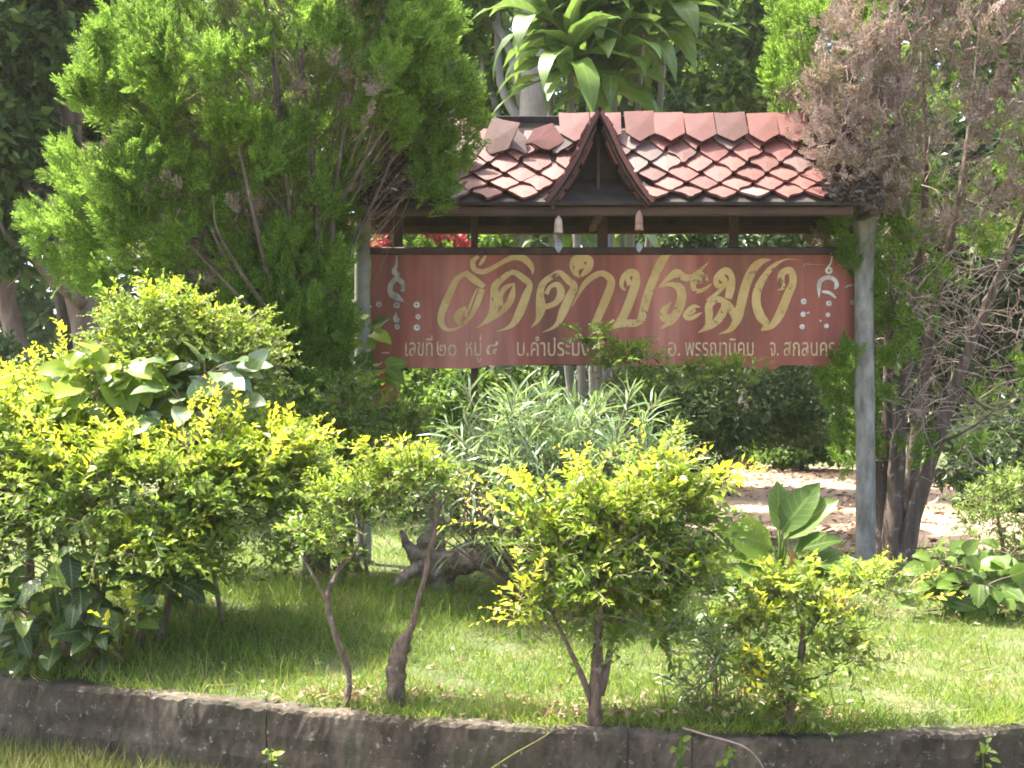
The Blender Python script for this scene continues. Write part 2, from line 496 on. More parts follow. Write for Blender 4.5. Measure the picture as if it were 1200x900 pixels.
def yard_sheet():
    a = np.linspace(0, 2 * np.pi, 72, endpoint=False)
    r = 1 + .05 * np.sin(5 * a + 1) + .04 * np.sin(9 * a) + .03 * np.sin(17 * a + 2)
    rings = np.linspace(0.02, 1, 26)
    cx, cyy, rx, ry = 4.2, 16.0, 5.2, 5.6
    x = cx + rx * rings[None, :] * (np.cos(a) * r)[:, None]
    y = cyy + ry * rings[None, :] * (np.sin(a) * r)[:, None]
    z = gz(x, y) + .012
    v = np.dstack([x, y, z]).reshape(-1, 3)
    n, m = x.shape
    i = np.arange(n * m).reshape(n, m)
    j = np.roll(i, -1, axis=0)
    q = np.stack([i[:, :-1], i[:, 1:], j[:, 1:], j[:, :-1]], -1).reshape(-1, 4)[:, ::-1]
    o = obj("earth_yard", np_mesh("earth_yard", v, q, smooth=True), MAT['earth'])
    tag(o, "sunlit sandy earth yard behind the sign", kind="structure")
yard_sheet()

def build_wall():
    root = empty("retaining_wall", (0.5, 5.2, -0.2))
    tag(root, "low curved concrete retaining wall stained dark with moss", "wall")
    breaks = [-1000, -420, 312, 736, 811, 1235, 1900]
    t = np.gradient(wall_xy[:, :2], axis=0)
    t = norm(t)
    nrm = np.stack([t[:, 1], -t[:, 0]], -1)          # towards the road
    for bi in range(len(breaks) - 1):
        a, b = breaks[bi], breaks[bi + 1]
        n = max(10, int((b - a) / 6))
        wv = np.convolve(rng.normal(size=n + 8), np.ones(9) / 3.0, 'valid')
        chip = np.where(rng.random(n) < .07, rng.uniform(.004, .016, n), 0)
        ps = np.linspace(a + .35, b - .35, n)
        X = np.interp(ps, wall_xy[:, 2], wall_xy[:, 0]); Y = np.interp(ps, wall_xy[:, 2], wall_xy[:, 1])
        NX = np.interp(ps, wall_xy[:, 2], nrm[:, 0]); NY = np.interp(ps, wall_xy[:, 2], nrm[:, 1])
        drop = {811: 0.022, 736: 0.004, -420: 0.0, 312: 0.0, 1235: 0.006}.get(a, 0.0)
        prof = [(0.0, -.38), (0.006, -.2), (0.002, -.12), (0.006, -.06), (0.001, 0.0), (0.005, .05), (.001, .1), (0.0, WZ - .022), (-.008, WZ - .006), (-.026, WZ), (-.10, WZ - .004), (-.128, WZ - .012), (-.13, -.3)]
        rows = []
        for (o, z) in prof:
            jz = rng.normal(size=n) * (.0025 if z > .1 else .001)
            jo = rng.normal(size=n) * .0022
            rows.append(np.stack([X + NX * (o + jo + .004 * wv * (z < .15)), Y + NY * (o + jo + .004 * wv * (z < .15)), z + jz - (drop + chip * (o > -.03) + .0035 * wv if z > .06 else 0)], -1))
        v = np.stack(rows, 1)
        m = len(prof)
        i = np.arange(n * m).reshape(n, m)
        q = np.stack([i[:-1, :-1], i[1:, :-1], i[1:, 1:], i[:-1, 1:]], -1).reshape(-1, 4)
        caps = [i[0, :][None, :], i[-1, ::-1][None, :]]
        o = obj("wall_segment", np_mesh("wall_segment", v.reshape(-1, 3), [q] + caps, smooth=False), MAT['wall'], root)
    return root
build_wall()

# ------------------------------------------------------------------ the sign: posts, board, roof
def box(x0, x1, y0, y1, z0, z1, bev=0.0):
    """closed box; a small chamfer on the long edges keeps it from looking razor cut"""
    b = min(bev, (x1 - x0) * .3, (y1 - y0) * .3, (z1 - z0) * .3)
    if b <= 0:
        v = np.array([[x, y, z] for x in (x0, x1) for y in (y0, y1) for z in (z0, z1)])
        f = np.array([[0, 1, 3, 2], [4, 6, 7, 5], [0, 4, 5, 1], [2, 3, 7, 6], [0, 2, 6, 4], [1, 5, 7, 3]])
        return v, [f]
    import bmesh
    bm = bmesh.new()
    bmesh.ops.create_cube(bm, size=1.0)
    for w in bm.verts:
        w.co = ((x0 + x1) / 2 + w.co.x * (x1 - x0), (y0 + y1) / 2 + w.co.y * (y1 - y0), (z0 + z1) / 2 + w.co.z * (z1 - z0))
    bmesh.ops.bevel(bm, geom=bm.edges[:], offset=b, segments=1, affect='EDGES')
    bm.verts.index_update()
    v = np.array([w.co[:] for w in bm.verts])
    fs = {}
    for f in bm.faces:
        fs.setdefault(len(f.verts), []).append([w.index for w in f.verts])
    bm.free()
    return v, [np.array(x) for x in fs.values()]

YB = 9.97                        # front face of the board
SIGN = empty("temple_sign", W(715, 662, 10.0) * [1, 1, 0] + [0, 0, .165])
tag(SIGN, "red temple signboard with gold lettering under a small tiled roof on two posts", "sign")

def post(px, Y, r0, top_py, cap, mat):
    x = (px - 600) / F * Y
    z1 = CAMZ - (top_py - 450) / F * Y
    n = 26
    zz = np.linspace(.05, z1, n)
    path = np.stack([x + .006 * np.sin(zz * 2.1), np.full(n, Y) + .004 * np.cos(zz * 3), zz], -1)
    r = np.full(n, r0) * (1 + .025 * np.sin(zz * 9) * np.cos(zz * 4)) * (1 + .012 * rng.normal(size=n))
    v, f = tube_mesh("post", path, r, 20, .012, 1)
    o = obj("post", np_mesh("post", v, f, smooth=True), mat, SIGN)
    if cap:
        zc = np.array([z1 - .24, z1 - .235, z1 - .02, z1 + .01])
        p = np.stack([np.full(4, x), np.full(4, Y), zc], -1)
        v, f = tube_mesh("collar", p, np.array([r0 * 1.05, r0 * 1.2, r0 * 1.22, r0 * 1.1]), 20, .02, 1)
        obj("post_collar", np_mesh("post_collar", v, f, smooth=True), mat, o)
    return o
post(1013.5, 9.9, .076, 238, True, MAT['concrete_post'])
post(425.5, 9.95, .062, 240, False, MAT['post_grey'])

def bpx(px, Y): return (px - 600) / F * Y
def bpz(py, Y): return CAMZ - (py - 450) / F * Y

# steel uprights behind the board, rails and eave beams
for px, w, low in ((466.5, 11, 438), (556, 8, 700), (706, 12, 415), (860, 10, 415)):
    x = bpx(px, 10.06); hw = w / F * 10.06 / 2
    v, f = box(x - hw, x + hw, 10.03, 10.09, max(.1, bpz(low, 10.06)), bpz(243, 10.06), .006)
    obj("upright", np_mesh("upright", v, f), MAT['rust_steel'], SIGN)
v, f = box(bpx(433, YB), bpx(992, YB), YB - .025, YB + .05, bpz(298.5, YB), bpz(290, YB), .006)
obj("top_rail", np_mesh("top_rail", v, f), MAT['rust_steel'], SIGN)
v, f = box(bpx(440, YB), bpx(985, YB), YB + .015, YB + .05, bpz(428, YB), bpz(423, YB), .004)
obj("bottom_rail", np_mesh("bottom_rail", v, f), MAT['rust_steel'], SIGN)
YE = 9.40
v, f = box(bpx(434, YE), bpx(1000, YE), YE, YE + .07, bpz(252, YE), bpz(241.5, YE), .008)
obj("eave_beam", np_mesh("eave_beam", v, f), MAT['beam'], SIGN)
v, f = box(bpx(430, YE), bpx(1004, YE), YE - .022, YE + .03, bpz(240.5, YE), bpz(235.5, YE), .004)
obj("eave_board", np_mesh("eave_board", v, f), MAT['beam'], SIGN)
v, f = box(bpx(434, 10.6), bpx(1000, 10.6), 10.55, 10.62, bpz(252, YE) , bpz(241, YE), .008)
obj("eave_beam", np_mesh("eave_beam", v, f), MAT['beam'], SIGN)
for px in (428, 700, 1006):     # cross arms that carry the roof on the posts
    x = bpx(px, 9.9)
    v, f = box(x - .03, x + .03, YE + .075, 10.545, bpz(250, YE), bpz(243, YE), .006)
    obj("cross_arm", np_mesh("cross_arm", v, f), MAT['beam'], SIGN)

# board: thin sheet with bowed lower edge and a torn right corner
def build_board():
    tops = [(435, 298), (520, 297.5), (640, 297.2), (760, 296.8), (900, 296), (985, 295.5), (994, 312), (1003, 330)]
    xs = np.linspace(435, 1003, 84)
    top = np.interp(xs, [435, 980, 984, 992, 1003], [297.0, 296.0, 296.0, 318.0, 330.0])
    bot = np.interp(xs, [435, 520, 556, 570, 650, 720, 800, 860, 907, 915, 960, 985, 1003], [430, 431.5, 432, 428.5, 427, 428, 428.5, 430, 433, 428, 428.5, 427, 392])
    rows = 12
    v = []
    for k in range(rows):
        t = k / (rows - 1)
        py = top * (1 - t) + bot * t
        bow = .006 * np.sin(xs * .045) * t + .010 * np.sin(xs * .017 + 1) * t * t
        v.append(np.stack([bpx(xs, YB), YB + bow, bpz(py, YB)], -1))
    v = np.stack(v, 1)
    n = len(xs)
    front = v.reshape(-1, 3); back = front + [0, .006, 0]
    i = np.arange(n * rows).reshape(n, rows); j = i + n * rows
    qf = np.stack([i[:-1, :-1], i[:-1, 1:], i[1:, 1:], i[1:, :-1]], -1).reshape(-1, 4)
    qb = qf[:, ::-1] + n * rows
    loop = np.concatenate([i[:, 0], i[-1, 1:], i[-2::-1, -1], i[0, -2:0:-1]])
    l2 = np.roll(loop, -1)
    side = np.stack([loop, loop + n * rows, l2 + n * rows, l2], -1)
    o = obj("sign_board", np_mesh("sign_board", np.vstack([front, back]), [qf, qb, side], smooth=False), MAT['board'], SIGN)
    return o
BOARD = build_board()

# painted marks: ribbons with a pen's changing width, raised a little from the sheet
LAYER = [0]
def board_y(px, py):
    t = np.clip((py - 297) / 132, 0, 1)
    return YB + .006 * np.sin(px * .045) * t + .010 * np.sin(px * .017 + 1) * t * t
def ribbon(pts, org, s, n=7, depth=.004):
    """pts: (u, v, width) in a drawing grid -> slab verts/faces"""
    P = catmull(np.array(pts, float), n)
    u, vv, w = P[:, 0], P[:, 1], np.maximum(P[:, 2], 1.0)
    d = norm(np.gradient(P[:, :2], axis=0))
    nn = np.stack([-d[:, 1], d[:, 0]], -1)
    # a broad nib keeps a slant: blend stroke normal with fixed nib angle for crisp calligraphic turns
    L = P[:, :2] + nn * w[:, None] / 2; R = P[:, :2] - nn * w[:, None] / 2
    LAYER[0] += 1
    yoff = -.0035 - .0005 * (LAYER[0] % 9)
    def to3(A, dy):
        px = org[0] + A[:, 0] / s; py = org[1] + A[:, 1] / s
        py = np.maximum(py, 298.8)
        return np.stack([bpx(px, YB), board_y(px, py) + dy, bpz(py, YB)], -1)
    m = len(P)
    v = np.vstack([to3(L, yoff), to3(R, yoff), to3(L, 0.003), to3(R, 0.003)])
    i = np.arange(m - 1)
    q = np.vstack([np.stack([i, i + 1, i + 1 + m, i + m], -1), np.stack([i, i + 2 * m, i + 1 + 2 * m, i + 1], -1), np.stack([i + m, i + m + 1, i + 3 * m + 1, i + 3 * m], -1)])
    ends = np.array([[0, m, 3 * m, 2 * m], [m - 1, 3 * m - 1, 4 * m - 1, 2 * m - 1]])
    return v, [q, ends]

A1, A2, A3, A4 = (500, 290), (610, 290), (700, 290), (800, 290)
S = 7.5
LETTERS = [
 (A1, [[(360,215,30),(270,275,48),(205,400,62),(145,540,66),(125,640,60),(150,700,45),(200,725,26),(290,698,20),(380,615,34),(440,500,52),(488,365,52)],
       [(340,222,50),(420,285,62),(505,345,44)], [(350,520,14),(300,565,60),(272,620,66),(290,680,26)], [(352,545,26),(345,612,26)], [(445,360,14),(405,450,18),(365,560,20)]]),
 (A1, [[(520,72,16),(490,120,34),(462,158,14)], [(455,75,30),(405,125,44),(420,190,46),(485,215,46),(560,190,42),(650,140,40),(750,92,48),(840,92,60),(905,145,56),(930,200,30),(928,240,4)]]),
 (A1, [[(435,710,4),(520,650,34),(585,560,74),(598,430,80),(602,340,64),(680,262,50),(760,218,46),(855,275,60),(905,330,50),(872,430,72),(822,560,78),(765,665,54),(700,712,26),(610,740,4)],
       [(520,670,10),(600,615,30),(690,535,50),(745,440,62),(772,312,8)], [(765,318,14),(690,355,44),(652,425,40),(655,520,44)]]),
 (A2, [[(90,705,4),(150,640,40),(178,530,88),(172,410,64),(200,315,56),(280,252,50),(345,222,46),(420,290,60),(470,345,66),(425,450,76),(372,570,76),(335,655,48),(280,708,24),(195,745,4)],
       [(190,530,50),(300,492,48),(355,410,70),(330,330,52),(262,345,34),(225,410,40)]]),
 (A2, [[(518,270,6),(478,205,66),(480,120,84),(560,92,70),(612,120,60),(590,190,66),(530,255,20)], [(480,180,60),(560,140,70)]]),
 (A2, [[(445,530,3),(500,430,20),(560,325,46),(640,255,52),(720,228,52),(788,275,64),(792,340,72),(752,450,76),(700,570,72),(655,680,64),(640,740,30)]]),
 (A3, [[(245,378,14),(212,335,34),(228,262,44),(285,222,64),(335,232,60),(338,310,74),(300,430,80),(235,590,74),(170,680,54),(100,732,4)],
       [(150,692,40),(245,668,66),(330,665,66),(395,640,50)], [(385,640,66),(425,480,78),(485,300,78),(555,140,78),(605,72,56),(662,56,6)], [(260,260,40),(290,330,50)]]),
 (A3, [[(978,130,4),(905,200,34),(830,262,54),(760,262,64),(695,225,72),(620,275,42),(520,368,4)], [(540,352,8),(640,325,36),(722,355,76),(742,440,82),(705,560,80),(645,650,60),(552,716,4)],
       [(652,480,8),(590,545,56),(585,620,66),(650,610,50)]]),
 (A3, [[(972,292,10),(920,238,48),(842,310,50),(862,380,42),(930,372,34),(1008,318,5)], [(872,320,10),(910,300,24),(900,262,20)]]),
 (A3, [[(905,525,8),(840,520,36),(772,590,42),(800,625,36),(862,604,36),(918,570,5)], [(800,595,14),(850,560,24),(845,540,16)]]),
 (A4, [[(395,300,10),(310,340,44),(298,265,50),(380,205,64),(432,262,52),(420,360,76),(400,450,60)], [(405,300,30),(310,395,34),(215,470,30)], [(330,250,60),(380,300,50)],
       [(135,752,4),(215,690,46),(232,600,66),(232,510,66),(300,456,56),(365,485,54),(345,585,74),(262,682,54),(150,745,6)], [(340,455,30),(400,500,56),(440,570,62),(462,640,40)],
       [(318,762,4),(420,720,44),(482,620,78),(512,500,82),(552,340,82),(612,200,78),(685,128,58),(778,104,4)]]),
 (A4, [[(1020,112,2),(910,105,10),(800,160,38),(722,250,58),(662,360,72),(645,480,78),(680,600,82),(732,672,60),(690,730,12)],
       [(700,728,14),(780,688,54),(850,590,78),(912,440,78),(968,300,66),(945,205,62),(875,225,60),(862,300,62),(885,355,30),(832,375,6)]]),
]
for org, strokes in LETTERS:
    v, f = merge([ribbon(s_, org, S) for s_ in strokes])
    obj("letter", np_mesh("letter", v, f), MAT['gold'], BOARD)

def ring(u, v, r, w): 
    a = np.linspace(0, 2 * np.pi, 11)
    return [(u + r * np.cos(t), v + r * .95 * np.sin(t), w) for t in a]
E1, E2 = (430, 290), (920, 280)
EMBLEMS = [
 (E1, 'emblem_grey', [[(210,58,6),(207,120,20),(192,165,36),(215,188,38),(235,182,10)]]),
 (E1, 'emblem_grey', [[(240,305,16),(258,290,26),(245,243,34),(205,222,36),(168,262,34),(166,320,40),(208,348,50),(258,380,8)]]),
 (E1, 'emblem_grey', [ring(210, 405, 15, 18)]), (E1, 'emblem_grey', [[(208,455,4),(200,490,30),(210,510,40),(228,500,16)]]), (E1, 'emblem_grey', [ring(213, 557, 13, 14)]),
 (E1, 'emblem', [ring(350, 403, 15, 15)]), (E1, 'emblem', [ring(360, 487, 12, 14)]), (E1, 'emblem', [ring(352, 563, 15, 15)]),
 (E1, 'emblem_grey', [ring(85, 400, 14, 14)]), (E1, 'emblem', [ring(80, 565, 12, 13)]), (E1, 'emblem_grey', [[(100,742,4),(140,740,12),(158,742,4)]]),
 (E2, 'emblem', [[(332,100,12),(322,165,10),(300,205,20)], ring(308, 222, 18, 16)]),
 (E2, 'emblem', [[(238,412,5),(238,330,30),(252,292,30),(300,270,30),(350,290,28),(362,330,28),(345,352,12)]]), (E2, 'emblem', [[(258,370,16),(312,380,24),(356,416,14)]]),
 (E2, 'emblem', [ring(130, 440, 13, 16)]), (E2, 'emblem', [ring(125, 530, 9, 20), [(150,525,8),(168,515,14)]]), (E2, 'emblem', [ring(118, 618, 11, 15)]),
 (E2, 'emblem', [ring(308, 453, 12, 16)]), (E2, 'emblem', [ring(300, 533, 8, 17)]), (E2, 'emblem', [ring(290, 612, 9, 16)]), (E2, 'emblem_grey', [ring(477, 445, 12, 14)]),
 (E2, 'emblem', [ring(248, 575, 3, 8)]), (E2, 'emblem_grey', [[(420,345,8),(450,328,12),(512,326,5)]]), (E2, 'emblem_grey', [[(130,210,3),(135,178,5),(190,180,5),(280,182,3)]]),
]
for org, mt, strokes in EMBLEMS:
    v, f = merge([ribbon(s_, org, 6.0, 5) for s_ in strokes])
    obj("painted_mark", np_mesh("painted_mark", v, f), MAT[mt], BOARD)

# the address line, word by word (Blender's own letters, turned into mesh)
def text_mesh(body):
    cu = bpy.data.curves.new("tmp", 'FONT')
    cu.body = body; cu.size = 1.0; cu.extrude = 0.0; cu.resolution_u = 3
    o = bpy.data.objects.new("tmp", cu); C.objects.link(o)
    dg = bpy.context.evaluated_depsgraph_get()
    me = bpy.data.meshes.new_from_object(o.evaluated_get(dg))
    bpy.data.objects.remove(o)
    return me
def co_of(me):
    a = np.zeros(len(me.vertices) * 3); me.vertices.foreach_get("co", a); return a.reshape(-1, 3)
ref = co_of(text_mesh("\u0e1a"))
ref_h = ref[:, 1].max() - min(0.0, ref[:, 1].min())
for body, x0, x1 in (("\u0e40\u0e25\u0e02\u0e17\u0e35\u0e48", 475, 507), ("\u0e52\u0e50", 512, 535), ("\u0e2b\u0e21\u0e39\u0e48", 546, 564), ("\u0e54", 570, 584), ("\u0e1a.\u0e04\u0e33\u0e1b\u0e23\u0e30\u0e21\u0e07", 606, 690),
                     ("\u0e2d.", 783, 797), ("\u0e1e\u0e23\u0e23\u0e13\u0e32\u0e19\u0e34\u0e04\u0e21", 803, 883), ("\u0e08.", 902, 912), ("\u0e2a\u0e01\u0e25\u0e19\u0e04\u0e23", 918, 978)):
    me = text_mesh(body)
    c = co_of(me)
    px = x0 + (c[:, 0] - c[:, 0].min()) / (c[:, 0].max() - c[:, 0].min()) * (x1 - x0)
    py = 417.0 - c[:, 1] / ref_h * 16.0
    new = np.stack([bpx(px, YB), board_y(px, py) - .0045, bpz(py, YB)], -1)
    me.vertices.foreach_set("co", new.astype(np.float32).ravel())
    me.update()
    me.materials.clear()
    o = obj("lettering", me, MAT['gold_small'], BOARD)
    md = o.modifiers.new("thick", 'SOLIDIFY'); md.thickness = .0035; md.offset = 0

# ------------------------------------------------------------------ roof
RIDGE = (10.0, 3.715); EAVE = (9.345, 2.965); CTRL = (9.745, 3.235)
def slope(t):
    t = np.asarray(t, float)
    y = (1 - t) ** 2 * RIDGE[0] + 2 * t * (1 - t) * CTRL[0] + t ** 2 * EAVE[0]
    z = (1 - t) ** 2 * RIDGE[1] + 2 * t * (1 - t) * CTRL[1] + t ** 2 * EAVE[1]
    return y, z
tt = np.linspace(0, 1, 200); _y, _z = slope(tt)
arc = np.concatenate([[0], np.cumsum(np.hypot(np.diff(_y), np.diff(_z)))])
SLEN = arc[-1]
def at_arc(s):
    t = np.interp(s, arc, tt); y, z = slope(t)
    y2, z2 = slope(min(1, t + .01)); y1, z1 = slope(max(0, t - .01))
    d = np.array([0, y2 - y1, z2 - z1]); d /= np.linalg.norm(d)
    return np.array([0, y, z]), d            # point, downhill direction
XL, XR = bpx(424, 9.7), bpx(1022, 9.7)

def roof_deck():
    n = 14
    y, z = slope(np.linspace(0, 1, n))
    parts = []
    for mirror in (False, True):
        yy = 2 * RIDGE[0] - y if mirror else y
        top = np.stack([yy, z - .012], -1); low = np.stack([yy, z - .036], -1)
        v = []
        for X in (XL, XR):
            v += [np.column_stack([np.full(n, X), top]), np.column_stack([np.full(n, X), low])]
        v = np.vstack(v)
        a = np.arange(n - 1)
        q = [np.stack([a, a + 1, a + 1 + 2 * n, a + 2 * n], -1), np.stack([a + n, a + 3 * n, a + 1 + 3 * n, a + 1 + n], -1),
             np.stack([a, a + n, a + n + 1, a + 1], -1), np.stack([a + 2 * n, a + 2 * n + 1, a + 3 * n + 1, a + 3 * n], -1),
             np.array([[0, 2 * n, 3 * n, n], [n - 1, 2 * n - 1, 4 * n - 1, 3 * n - 1]])]
        parts.append((v, [np.vstack(q)]))
    v, f = merge(parts)
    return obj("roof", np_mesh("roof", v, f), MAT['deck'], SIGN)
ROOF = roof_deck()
v, f = box(XL, XR, RIDGE[0] - .02, RIDGE[0] + .02, RIDGE[1] - .12, RIDGE[1] + .012, .005)
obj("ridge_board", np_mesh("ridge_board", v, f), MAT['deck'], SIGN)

def slab(outline, th=.013, dome=.0):
    """tile from an outline in (x across, y downhill): closed slab, a little domed"""
    o = np.array(outline, float); n = len(o)
    c = o.mean(0)
    top = np.column_stack([o, np.full(n, th / 2)]); bot = np.column_stack([o, np.full(n, -th / 2)])
    v = np.vstack([top, bot, [[c[0], c[1], th / 2 + dome]], [[c[0], c[1], -th / 2]]])
    a = np.arange(n); b = np.roll(a, -1)
    f = [np.vstack([np.stack([a, b, np.full(n, 2 * n)], -1)[:, ::-1], np.stack([a + n, np.full(n, 2 * n + 1), b + n], -1)[:, ::-1]]), np.stack([a, a + n, b + n, b], -1)[:, ::-1]]
    return v, f
TW = .250; PITCH = .125
def fishtail(j):
    r = np.random.default_rng(100 + j)
    w = TW / 2 - .013
    o = [(-w * .9, -.17), (w * .9, -.17), (w, -.012), (w * .72, .030), (w * .36, .074), (0.012, .116), (-0.012, .116), (-w * .36, .074), (-w * .72, .030), (-w, -.012)]
    o = [(x + r.normal() * .004, y + r.normal() * .004) for x, y in o]
    if j == 3: o[4] = (w * .25, .05); o[5] = (.0, .075)
    if j == 4: o[8] = (-w * .5, .02); o[7] = (-w * .25, .065)
    v, f = slab(o, .019, .003)
    return np_mesh("tile", v, f)
TILES = [fishtail(j) for j in range(6)]
TILES_D = []
for m in TILES:
    d = m.copy(); d.materials.append(MAT['tile_dark']); TILES_D.append(d)
    m.materials.append(MAT['tile'])
RT = []
for j in range(4):
    r = np.random.default_rng(200 + j); w = .118
    o = [(-w, -.135), (-w * .3, -.138 + r.normal() * .004), (w, -.135 + r.normal() * .008), (w, .10), (w * .5, .14), (0, .185), (-w * .5, .14), (-w, .10)]
    v, f = slab([(x + r.normal() * .003, y + r.normal() * .003) for x, y in o], .015, .004)
    m = np_mesh("ridge_tile", v, f); m.materials.append(MAT['tile']); RT.append(m)

def put_tile(name, me, x, s, lift=.0, rx=0, ry=0, rz=0):
    p, d = at_arc(s)
    X = np.array([1., 0, 0]); N = np.cross(X, d); N = N if N[2] > 0 else -N
    # local x across, y downhill, z up from the slope
    p = p + N * (.018 + lift); p[0] = x
    M = Matrix(((X[0], d[0], N[0], p[0]), (X[1], d[1], N[1], p[1]), (X[2], d[2], N[2], p[2]), (0, 0, 0, 1)))
    M = M @ Matrix.Rotation(rx, 4, 'X') @ Matrix.Rotation(ry, 4, 'Y') @ Matrix.Rotation(rz, 4, 'Z')
    return obj(name, me, None, ROOF, matrix=M)

GX = bpx(703, 9.35)              # gable axis
rt = np.random.default_rng(21)
rows = [.265 + .131 * i for i in range(6)]
rows[-1] = SLEN - .088
for ri, s in enumerate(rows):
    off = (ri % 2) * TW / 2
    xs = np.arange(XL + .1 + off, XR - .02, TW)
    for x in xs:
        px = 600 + x / 9.7 * F
        if abs(x - GX) < (.12, .15, .2, .25, .3, .34)[ri]: continue
        far_left = px < 535; far_right = px > 965
        if far_left and rt.random() < .45: continue
        if rt.random() < .03: continue
        bad = far_left or far_right
        me = (TILES_D if bad or rt.random() < .10 else TILES)[int(rt.integers(0, 6))]
        put_tile("tile", me, x + rt.normal() * .006, s + rt.normal() * .008, -.004 + rt.random() * .008,
                 math.radians(8.5 + rt.normal() * 2.0), math.radians(rt.normal() * 1.8), math.radians(rt.normal() * (7 if bad else 2.4)))
xs = np.arange(bpx(672, 10), XR - .05, .247)
k = 0
for x in np.concatenate([[bpx(560, 10) - .15], xs]):
    if abs(x - bpx(747, 10)) < .06: x += .02
    px = 600 + x / 9.9 * F
    put_tile("ridge_tile", RT[k % 4], x + rt.normal() * .004, (.17 if px < 600 else .125) + rt.normal() * .008, .036 + rt.random() * .004, math.radians(4 + rt.normal()), math.radians(rt.normal() * .8), math.radians(rt.normal() * 1.0))
    k += 1
# slipped and broken tiles left of the gable
put_tile("tile", RT[1], bpx(586, 9.85), .27, .075, math.radians(-12), math.radians(-14), math.radians(24))
put_tile("tile", TILES[3], bpx(632, 9.8), .30, .045, math.radians(-8), math.radians(5), math.radians(60))
put_tile("tile", TILES_D[4], bpx(605, 9.8), .33, .03, math.radians(-3), math.radians(8), math.radians(-40))
put_tile("tile", TILES_D[2], bpx(655, 9.8), .30, .02, math.radians(-3), math.radians(-6), math.radians(15))
put_tile("tile", TILES[2], bpx(542, 9.6), .52, .07, math.radians(-10), math.radians(-12), math.radians(30))

# small gable in the middle of the eave
def gable():
    YF = 9.30
    prof_px = np.array([(703, 126), (695, 141), (686, 160), (676, 182), (664, 203), (652, 221), (640, 236)], float)
    cen = catmull(prof_px, 5)
    R = cen.copy(); R[:, 0] = 1406 - R[:, 0]
    def to(p, Y): return np.stack([bpx(p[:, 0], YF), np.full(len(p), Y), bpz(p[:, 1], YF)], -1)
    def strip(p, in0, in1, y0, y1):
        d = norm(np.gradient(p, axis=0)); nn = np.stack([d[:, 1], -d[:, 0]], -1)
        sgn = np.sign((nn[len(p) // 2, 1])) or 1      # inward = downwards on screen
        nn = nn * sgn
        a, b = p + nn * in0, p + nn * in1
        n = len(p)
        v = np.vstack([to(a, y0), to(b, y0), to(a, y1), to(b, y1)])
        i = np.arange(n - 1)
        q = np.vstack([np.stack([i, i + 1, i + 1 + n, i + n], -1), np.stack([i + 2 * n, i + 3 * n, i + 1 + 3 * n, i + 1 + 2 * n], -1),
                       np.stack([i, i + 2 * n, i + 2 * n + 1, i + 1], -1), np.stack([i + n, i + n + 1, i + 3 * n + 1, i + 3 * n], -1),
                       [[0, n, 3 * n, 2 * n], [n - 1, 3 * n - 1, 4 * n - 1, 2 * n - 1]]])
        return v, [q]
    # roof of the gable running back into the slope
    parts = [strip(cen, 2.5, 4.5, YF + .03, 9.92), strip(R, 2.5, 4.5, YF + .03, 9.92)]
    v, f = merge(parts)
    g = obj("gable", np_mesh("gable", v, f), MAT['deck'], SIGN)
    for p in (cen, R):
        v, f = strip(p, -1.5, 3.2, YF - .012, YF + .02)
        obj("bargeboard", np_mesh("bargeboard", v, f), MAT['tile'], g)
        v, f = strip(p[6:], 5.2, 7.2, YF + .01, YF + .055)
        obj("inner_moulding", np_mesh("inner_moulding", v, f), MAT['beam'], g)
        # tile courses: edges seen from below, stepping along the curve
        n = len(p); side = 1 if p is R else -1
        for k, c in enumerate(np.linspace(3, n - 4, 8)):
            c = int(c)
            d = p[c + 2] - p[c - 2]; d = d / np.linalg.norm(d)
            X3 = np.array([d[0], 0, -d[1]]); Yv = np.array([0, 1., 0]); N3 = np.cross(X3, Yv)
            if N3[2] < 0: N3 = -N3
            pos = to(p[c:c + 1], YF + .14 + rt.normal() * .008)[0] + N3 * (.012 + rt.random() * .008)
            M = Matrix(((X3[0], Yv[0], N3[0], pos[0]), (X3[1], Yv[1], N3[1], pos[1]), (X3[2], Yv[2], N3[2], pos[2]), (0, 0, 0, 1)))
            M = M @ Matrix.Rotation(math.radians(-7 if True else 7), 4, 'Y') @ Matrix.Rotation(math.radians(90 + rt.normal() * 3), 4, 'Z')
            M = M @ Matrix.Diagonal((.78, .55, 1, 1))
            obj("gable_tile", TILES[k % 6], None, g, matrix=M)
            # course edges on the inner side
            if k > 1:
                q = p[max(0, c - 3):c + 4]
                v, f = strip(q, 5 + 3.0 * (k % 2), 8.0 + 3.0 * (k % 2), YF + .05 + .02 * (k % 3), YF + .22)
                obj("tile_edge", np_mesh("tile_edge", v, f), MAT['tile'], g)
    # near-black sheet standing in for the gable's shaded interior, with a thin king post
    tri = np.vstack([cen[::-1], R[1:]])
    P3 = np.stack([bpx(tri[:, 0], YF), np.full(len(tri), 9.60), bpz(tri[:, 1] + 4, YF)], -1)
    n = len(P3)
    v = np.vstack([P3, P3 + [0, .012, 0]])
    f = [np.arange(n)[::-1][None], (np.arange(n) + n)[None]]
    obj("gable_shade_sheet", np_mesh("gable_shade_sheet", v, f), MAT['deck'], g)
    v, f = box(GX - .010, GX + .010, 9.50, 9.54, bpz(236, YF), bpz(150, YF), .003)
    obj("king_post", np_mesh("king_post", v, f), MAT['rust_steel'], g)
gable()

